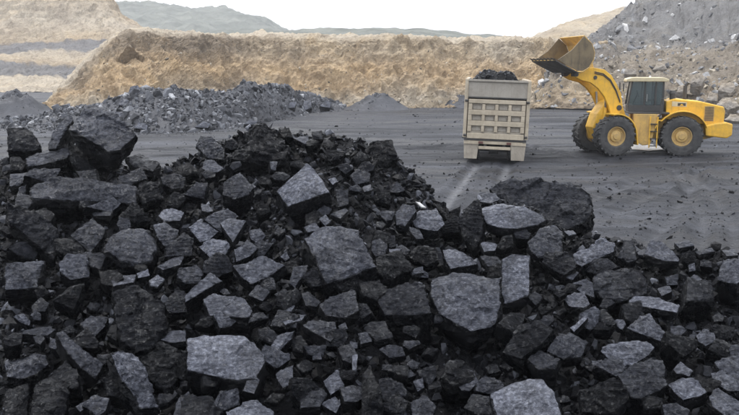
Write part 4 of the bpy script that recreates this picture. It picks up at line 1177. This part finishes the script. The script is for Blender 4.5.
for s in (1, -1):
    e = empty('side_grille', (0, 0, 0)); e.parent = hood
    bm = bmesh.new(); box(bm, (-4.98, s * .865, 2.05), (.44, .02, .72)); obj('grille_frame', bm, M['rim'], hood)
    bpy.data.objects.remove(e)
    for k in range(9):
        bm = bmesh.new(); box(bm, (-4.98, s * .885, 1.75 + k * .075), (.38, .02, .03)); obj('louvre', bm, M['steel_dark'], hood)
    bm = bmesh.new(); prism(bm, [(-3.28, 2.38), (-3.28, 2.62), (-3.95, 2.58), (-3.95, 2.36)], min(s * .862, s * .874), max(s * .862, s * .874)); pa = obj('badge_panel', bm, M['cream'], hood)
    bm = bmesh.new(); box(bm, (-3.72, s * .88, 2.47), (.36, .012, .13)); obj('emblem_mark', bm, M['steel_dark'], pa)
    bm = bmesh.new(); prism(bm, [(-3.62, 2.42), (-3.82, 2.42), (-3.72, 2.5)], min(s * .888, s * .894), max(s * .888, s * .894)); obj('emblem_triangle', bm, M['yellow'], pa)
bm = bmesh.new(); prism(bm, [(-4.85, 1.0), (-4.8, 1.5), (-5.3, 1.62), (-5.75, 1.66), (-6.02, 1.58), (-6.02, 1.05), (-5.8, .9)], -1.15, 1.15); obj('counterweight', bm, M['yellow'], ld, bevel=.06)
bm = bmesh.new(); box(bm, (-5.69, 0, 1.95), (.06, 1.3, .5)); obj('rear_grille', bm, M['steel_dark'], ld)
for s in (1, -1):
    bm = bmesh.new(); box(bm, (-6.03, s * .95, 1.40), (.03, .22, .12)); obj('tail_lamp', bm, M['red'], ld, bevel=.005)
bm = bmesh.new(); cyl(bm, (-4.0, -.3, 2.6), (-4.0, -.3, 3.35), .09); cyl(bm, (-4.0, -.3, 3.35), (-4.12, -.3, 3.5), .085); obj('exhaust_stack', bm, M['steel_dark'], ld)
bm = bmesh.new(); cyl(bm, (-3.35, .35, 2.6), (-3.35, .35, 2.98), .14); cyl(bm, (-3.35, .35, 2.98), (-3.35, .35, 3.12), .19, .12); obj('air_intake', bm, M['steel_dark'], ld)
# cab: pillars, panes, roof
cabx0, cabx1, caby, cz0, cz1 = -1.28, -2.92, .78, 2.1, 3.55
bm = bmesh.new(); prism(bm, [(cabx0, cz0), (cabx0 + .02, 2.42), (cabx1, 2.42), (cabx1, cz0)], -caby, caby); obj('cab_base', bm, M['steel_dark'], ld, bevel=.02)
for s in (1, -1):
    for (xa, xb, w) in ((cabx0 + .02, -1.42, .07), (-2.02, -2.02, .08), (-2.52, -2.52, .08), (cabx1 + .03, cabx1 + .06, .08)):
        bm = bmesh.new(); prism(bm, [(xa - w / 2, 2.42), (xa + w / 2, 2.42), (xb + w / 2, cz1), (xb - w / 2, cz1)], min(s * caby, s * (caby - .07)), max(s * caby, s * (caby - .07))); obj('pillar', bm, M['steel_dark'], ld)
    for (a0, a1, b0, b1) in ((-1.31, -1.97, -1.45, -1.97), (-2.07, -2.47, -2.07, -2.47), (-2.57, -2.84, -2.57, -2.82)):
        bm = bmesh.new(); prism(bm, [(a1, 2.43), (a0, 2.43), (b0, cz1 - .02), (b1, cz1 - .02)], min(s * (caby - .03), s * (caby - .045)), max(s * (caby - .03), s * (caby - .045))); obj('window', bm, M['glass'], ld)
    bm = bmesh.new(); cyl(bm, (-2.12, s * (caby + .03), 2.6), (-2.12, s * (caby + .03), 2.95), .02, n=8); obj('door_handle', bm, M['chrome'], ld)
bm = bmesh.new(); prism(bm, [(cabx0 - .02, 2.43), (cabx0, 2.43), (-1.41, cz1), (-1.43, cz1)], -.70, .70); obj('windscreen', bm, M['glass'], ld)
bm = bmesh.new(); prism(bm, [(cabx1 + .05, 2.43), (cabx1 + .06, 2.43), (cabx1 + .09, cz1), (cabx1 + .08, cz1)], -.70, .70); obj('rear_window', bm, M['glass'], ld)
bm = bmesh.new(); prism(bm, [(-1.12, cz1), (-1.15, cz1 + .13), (-1.4, cz1 + .2), (-2.85, cz1 + .2), (-3.08, cz1 + .12), (-3.08, cz1)], -.9, .9); obj('cab_roof', bm, M['cream'], ld, bevel=.03)
bm = bmesh.new(); box(bm, (-2.3, 0, 2.65), (.5, .5, .12)); box(bm, (-2.55, 0, 3.0), (.12, .48, .7)); obj('seat', bm, M['steel_dark'], ld, bevel=.03)
bm = bmesh.new(); cyl(bm, (-1.55, 0, 2.4), (-1.75, 0, 2.95), .035, n=8); cyl(bm, (-1.73, 0, 2.94), (-1.78, 0, 2.96), .19, n=20); obj('steering_column', bm, M['steel_dark'], ld)
for s in (1, -1):
    bm = bmesh.new(); cyl(bm, (-1.35, s * .8, 3.55), (-1.0, s * 1.15, 3.5), .018, n=6); box(bm, (-.98, s * 1.17, 3.28), (.05, .2, .38)); obj('mirror', bm, M['steel_dark'], ld, bevel=.01)
    bm = bmesh.new(); cyl(bm, (-.85, s * .5, 2.7), (-.75, s * .52, 3.05), .025, n=8); box(bm, (-.72, s * .52, 3.12), (.1, .2, .14)); obj('head_lamp', front(bm), M['cream'], ld, bevel=.01)
    bm = bmesh.new(); box(bm, (-1.16, s * .6, cz1 + .02), (.06, .18, .12)); obj('work_lamp', bm, M['cream'], ld, bevel=.01)

# pale wet patches under the loader
def puddle(px, py, wpx, hpx, label):
    c = at(px, py, gy(py)); bm = bmesh.new(); n = 40
    kx = wpx / 2 * c.y / F_PX; ky = abs(gy(py - hpx / 2) - gy(py + hpx / 2)) / 2
    zz = max(floor_z(c.x + dx * kx, c.y + dy * ky) for dx in (-.6, 0, .6) for dy in (-.6, 0, .6))
    vs = [bm.verts.new((kx * math.cos(2 * math.pi * i / n) * (1 + .3 * noise.noise(Vector((i * .45, px, 0)))), ky * math.sin(2 * math.pi * i / n) * (1 + .3 * noise.noise(Vector((i * .5, px, 5)))), 0)) for i in range(n)]
    bm.faces.new(vs); o = obj('puddle', bm, M['water']); o.location = (c.x, c.y, zz + .008)
    tag(o, label, 'puddle', kind='structure')
puddle(637, 146, 46, 8, 'pale shallow puddle between the loader\'s wheels')

# ------------------------------------------------------------------ dump truck (seen from behind; local y forward)
TP = at(493.5, 160.5, gy(160.5))
tk = empty('dump_truck', (TP.x, TP.y, floor_z(TP.x, TP.y)), (0, R(2.0), R(-8)))
tag(tk, 'beige dump truck seen from behind, its bed heaped with coal', 'truck')
BWt = 1.33; zb, zt = 1.08, 2.78       # bed floor and tailgate top
M_ = M['truck']
bm = bmesh.new()
box(bm, (0, 2.75, zb + .05), (2 * BWt, 5.3, .1)); bed = obj('bed_floor', bm, M['truck_grey'], tk, bevel=.01)
for s in (1, -1):
    bm = bmesh.new(); box(bm, (s * (BWt - .03), 2.75, (zb + 3.6) / 2 + .05), (.06, 5.3, 3.6 - zb - .1)); sw = obj('side_wall', bm, M_, tk, bevel=.01)
    for k in range(7):
        bm = bmesh.new(); box(bm, (s * (BWt + .04), .3 + k * .8, 2.2), (.08, .1, 2.1)); obj('rib', bm, M_, sw, bevel=.01)
    bm = bmesh.new(); box(bm, (s * (BWt + .02), 2.75, 3.65), (.16, 5.3, .1)); obj('top_rail', bm, M_, sw, bevel=.02)
bm = bmesh.new(); box(bm, (0, 5.42, 2.4), (2 * BWt, .07, 2.5)); obj('front_board', bm, M_, tk, bevel=.01)
# tailgate: frame plus twelve recessed fields
tg = empty('tailgate', (0, 0, 0)); tg.parent = tk
bm = bmesh.new(); box(bm, (0, .035, (zb + zt) / 2), (2 * BWt - .16, .05, zt - zb)); obj('gate_sheet', bm, M['truck_in'], tg)
colx = [-1.21, -.97, -.50, -.36, .11, .0, 0]
pw, gap = .44, .135
x0 = -1.5 * (pw + gap)
rows_z = [2.46, 1.98, 1.50]; ph = .27
def bar(name, cx_, cz_, w, h, d=.14, y=-.06, mat=None, par=None):
    bm = bmesh.new(); box(bm, (cx_, y, cz_), (w, d, h)); return obj(name, bm, mat or M_, par or tg, bevel=.018)
edges_x = [x0 + i * (pw + gap) for i in range(4)]
bar('frame_rail', 0, zt - .07, 2 * BWt - .16, .18); bar('frame_rail', 0, zb + .10, 2 * BWt - .16, .24)
for a, b in zip(rows_z, rows_z[1:]):
    bar('frame_rail', 0, (a + b) / 2, 2 * BWt - .16, a - b - ph)
xl = [-(BWt - .08)] + [v for x in edges_x for v in (x - pw / 2, x + pw / 2)] + [BWt - .08]
for i in range(0, len(xl), 2):
    for z in rows_z:
        bar('frame_post', (xl[i] + xl[i + 1]) / 2, z, xl[i + 1] - xl[i], ph - .004, .134)
for z in rows_z:
    for x in edges_x:
        bar('recessed_panel', x, z - .03, pw - .06, ph - .12, .03, -.002, M['truck_grey'])
for s in (1, -1):
    bar('corner_post', s * (BWt + .035), (zb + 3.66) / 2, .15, 3.66 - zb, .16, .02, M_, tk)
    for z in (zb + .12, zt - .05):
        bm = bmesh.new(); cyl(bm, (s * (BWt - .05), -.1, z), (s * (BWt + .08), -.1, z), .05, n=10); obj('hinge', bm, M['steel_dark'], tk)
# upper board above the tailgate
bm = bmesh.new(); box(bm, (0, .03, (zt + 3.66) / 2 + .05), (2 * BWt - .06, .07, 3.66 - zt - .12)); ub = obj('upper_board', bm, M['truck_grey'], tk, bevel=.012)
bm = bmesh.new(); box(bm, (0, -.02, 3.62), (2 * BWt - .06, .12, .09)); obj('top_rail', bm, M['truck_grey'], ub, bevel=.012)
bm = bmesh.new(); box(bm, (0, -.02, zt + .10), (2 * BWt - .06, .05, .06)); obj('drip_rail', bm, M['steel_dark'], ub, bevel=.01)
# chassis and rear end
bm = bmesh.new(); box(bm, (0, -.02, zb - .06), (2 * BWt + .1, .14, .09)); obj('sill_beam', bm, M['steel_dark'], tk, bevel=.01)
bm = bmesh.new(); box(bm, (0, .0, zb - .19), (2 * BWt - .2, .14, .14)); obj('rear_beam', bm, M_, tk, bevel=.015)
bm = bmesh.new(); box(bm, (0, -.05, .66), (1.42, .1, .13)); obj('under_run_bar', bm, M_, tk, bevel=.015)
for s in (1, -1):
    bm = bmesh.new(); box(bm, (s * .42, 3.6, .85), (.12, 7.2, .28)); obj('chassis_rail', bm, M['steel_dark'], tk, bevel=.01)
    bm = bmesh.new(); prism(bm, [(s * .76, .14), (s * 1.33, .14), (s * 1.38, zb - .12), (s * .70, zb - .12)], -.02, .03); mf = obj('mud_flap', bm, M['flap'], tk, bevel=.01)
    bm = bmesh.new(); box(bm, (s * 1.04, -.05, zb - .22), (.66, .05, .1)); obj('flap_bar', bm, M_, mf)
    bm = bmesh.new(); box(bm, (s * .62, -.11, zb - .19), (.2, .04, .09)); obj('tail_lamp', bm, M['red'], tk, bevel=.005)
    for yy in (.95, 2.25):
        for q in (.80, 1.13):
            wheel(tk, (s * q, yy, .52), .52, .29, s, 24, .27, R(90) * 0 + R(90) * 0) if False else None
def truck_wheel(x, y):
    e = empty('wheel', (x, y, .52), (0, 0, R(-90) if x > 0 else R(90))); e.parent = tk
    obj('tyre', tyre_mesh(.52, .29, 24, .27), M['tyre'], e); obj('rim', rim_mesh(.27, .29), M['rim'], e)
for s in (1, -1):
    for yy in (.95, 2.25):
        for q in (.79, 1.12): truck_wheel(s * q, yy)
    truck_wheel(s * 1.05, 6.3)
for yy in (.95, 2.25, 6.3):
    bm = bmesh.new(); cyl(bm, (-1.0, yy, .52), (1.0, yy, .52), .1); cyl(bm, (-.2, yy, .52), (.2, yy, .52), .22); obj('axle', bm, M['steel_dark'], tk)
# cab
bm = bmesh.new(); pr = [(5.75, .75), (5.75, 2.85), (5.95, 3.0), (7.3, 2.95), (7.62, 2.1), (7.75, 1.9), (7.75, .6)]
a = [bm.verts.new((-1.22, y, z)) for y, z in pr]; b = [bm.verts.new((1.22, y, z)) for y, z in pr]
bm.faces.new(a); bm.faces.new(b[::-1])
for i in range(len(pr)): bm.faces.new((a[i], b[i], b[(i + 1) % len(pr)], a[(i + 1) % len(pr)]))
cb = obj('cab', bm, M['truck'], tk, bevel=.05)
for s in (1, -1):
    bm = bmesh.new(); box(bm, (s * 1.222, 6.7, 2.35), (.02, .9, .7)); obj('window', bm, M['glass'], cb)
    bm = bmesh.new(); box(bm, (s * 1.5, 7.4, 2.3), (.2, .06, .5)); cyl(bm, (s * 1.2, 7.35, 2.5), (s * 1.5, 7.4, 2.45), .02, n=6); obj('mirror', bm, M['steel_dark'], cb, bevel=.01)
bm = bmesh.new(); box(bm, (0, 7.50, 2.55), (2.1, .02, .75), Matrix.Rotation(R(20), 3, 'X')); obj('windscreen', bm, M['glass'], cb)
# coal load: mound with loose lumps, lying in the bed
bm = bmesh.new(); nxx, nyy = 36, 60; Vv = []
def load_z(x, y):
    e = max(0, 1 - (abs(x) / 1.26) ** 3.5) * max(0, min(1, (y - .1) / .8)) * max(0, min(1, (5.35 - y) / .8))
    return 3.18 + e * (.72 + .3 * fbm(Vector((x * .9 + 3, y * .8, 1)), 3)) + .05 * fbm(Vector((x * 4, y * 4, 3)), 3) - .12 * x
for j in range(nyy + 1):
    for i in range(nxx + 1):
        x, y = lerp(-1.26, 1.26, i / nxx), lerp(.1, 5.35, j / nyy)
        Vv.append(bm.verts.new((x, y, load_z(x, y))))
for j in range(nyy):
    for i in range(nxx):
        k = j * (nxx + 1) + i; bm.faces.new((Vv[k], Vv[k + 1], Vv[k + nxx + 2], Vv[k + nxx + 1]))
lo = obj('coal_load', bm, M['coal_fine'])
lo.matrix_world = Matrix.Translation(tk.location) @ tk.rotation_euler.to_matrix().to_4x4()
tag(lo, 'dark mound of coal heaped in the bed of the truck', 'coal load')
pl = []
for i in range(700):
    x, y = random.uniform(-1.2, 1.2), random.uniform(.15, 4.5)
    pl.append((Vector((x, y, load_z(x, y))), .09 * math.exp(random.gauss(.1, .55))))
ll = rubble('load_lumps', pl, M['coal_chip'], '', '')
for k in ('label', 'category'):
    if k in ll: del ll[k]
ll.parent = lo

# ------------------------------------------------------------------ haze in the pit air
bm = bmesh.new(); box(bm, (0, 350, 85), (1900, 1320, 176))
hz = NT('haze_air'); hz.n.remove(hz.b)
pv = hz.n.new('ShaderNodeVolumePrincipled')
pv.inputs['Color'].default_value = (.93, .95, 1.0, 1); pv.inputs['Density'].default_value = .00036; pv.inputs['Anisotropy'].default_value = .2
hz.l.new(pv.outputs[0], hz.n['Material Output'].inputs['Volume'])
ho = obj('haze', bm, hz.m)
tag(ho, 'pale haze hanging over the quarry', 'haze', kind='stuff')
print('ROCKS', len(ROCKS), 'heap', sum(1 for r in ROCKS if r['fam'] == 'coal'))
lb = {}
for r in ROCKS: lb.setdefault(r['o']['label'], []).append(r)
print('DUP', [k for k, v in lb.items() if len(v) > 1])
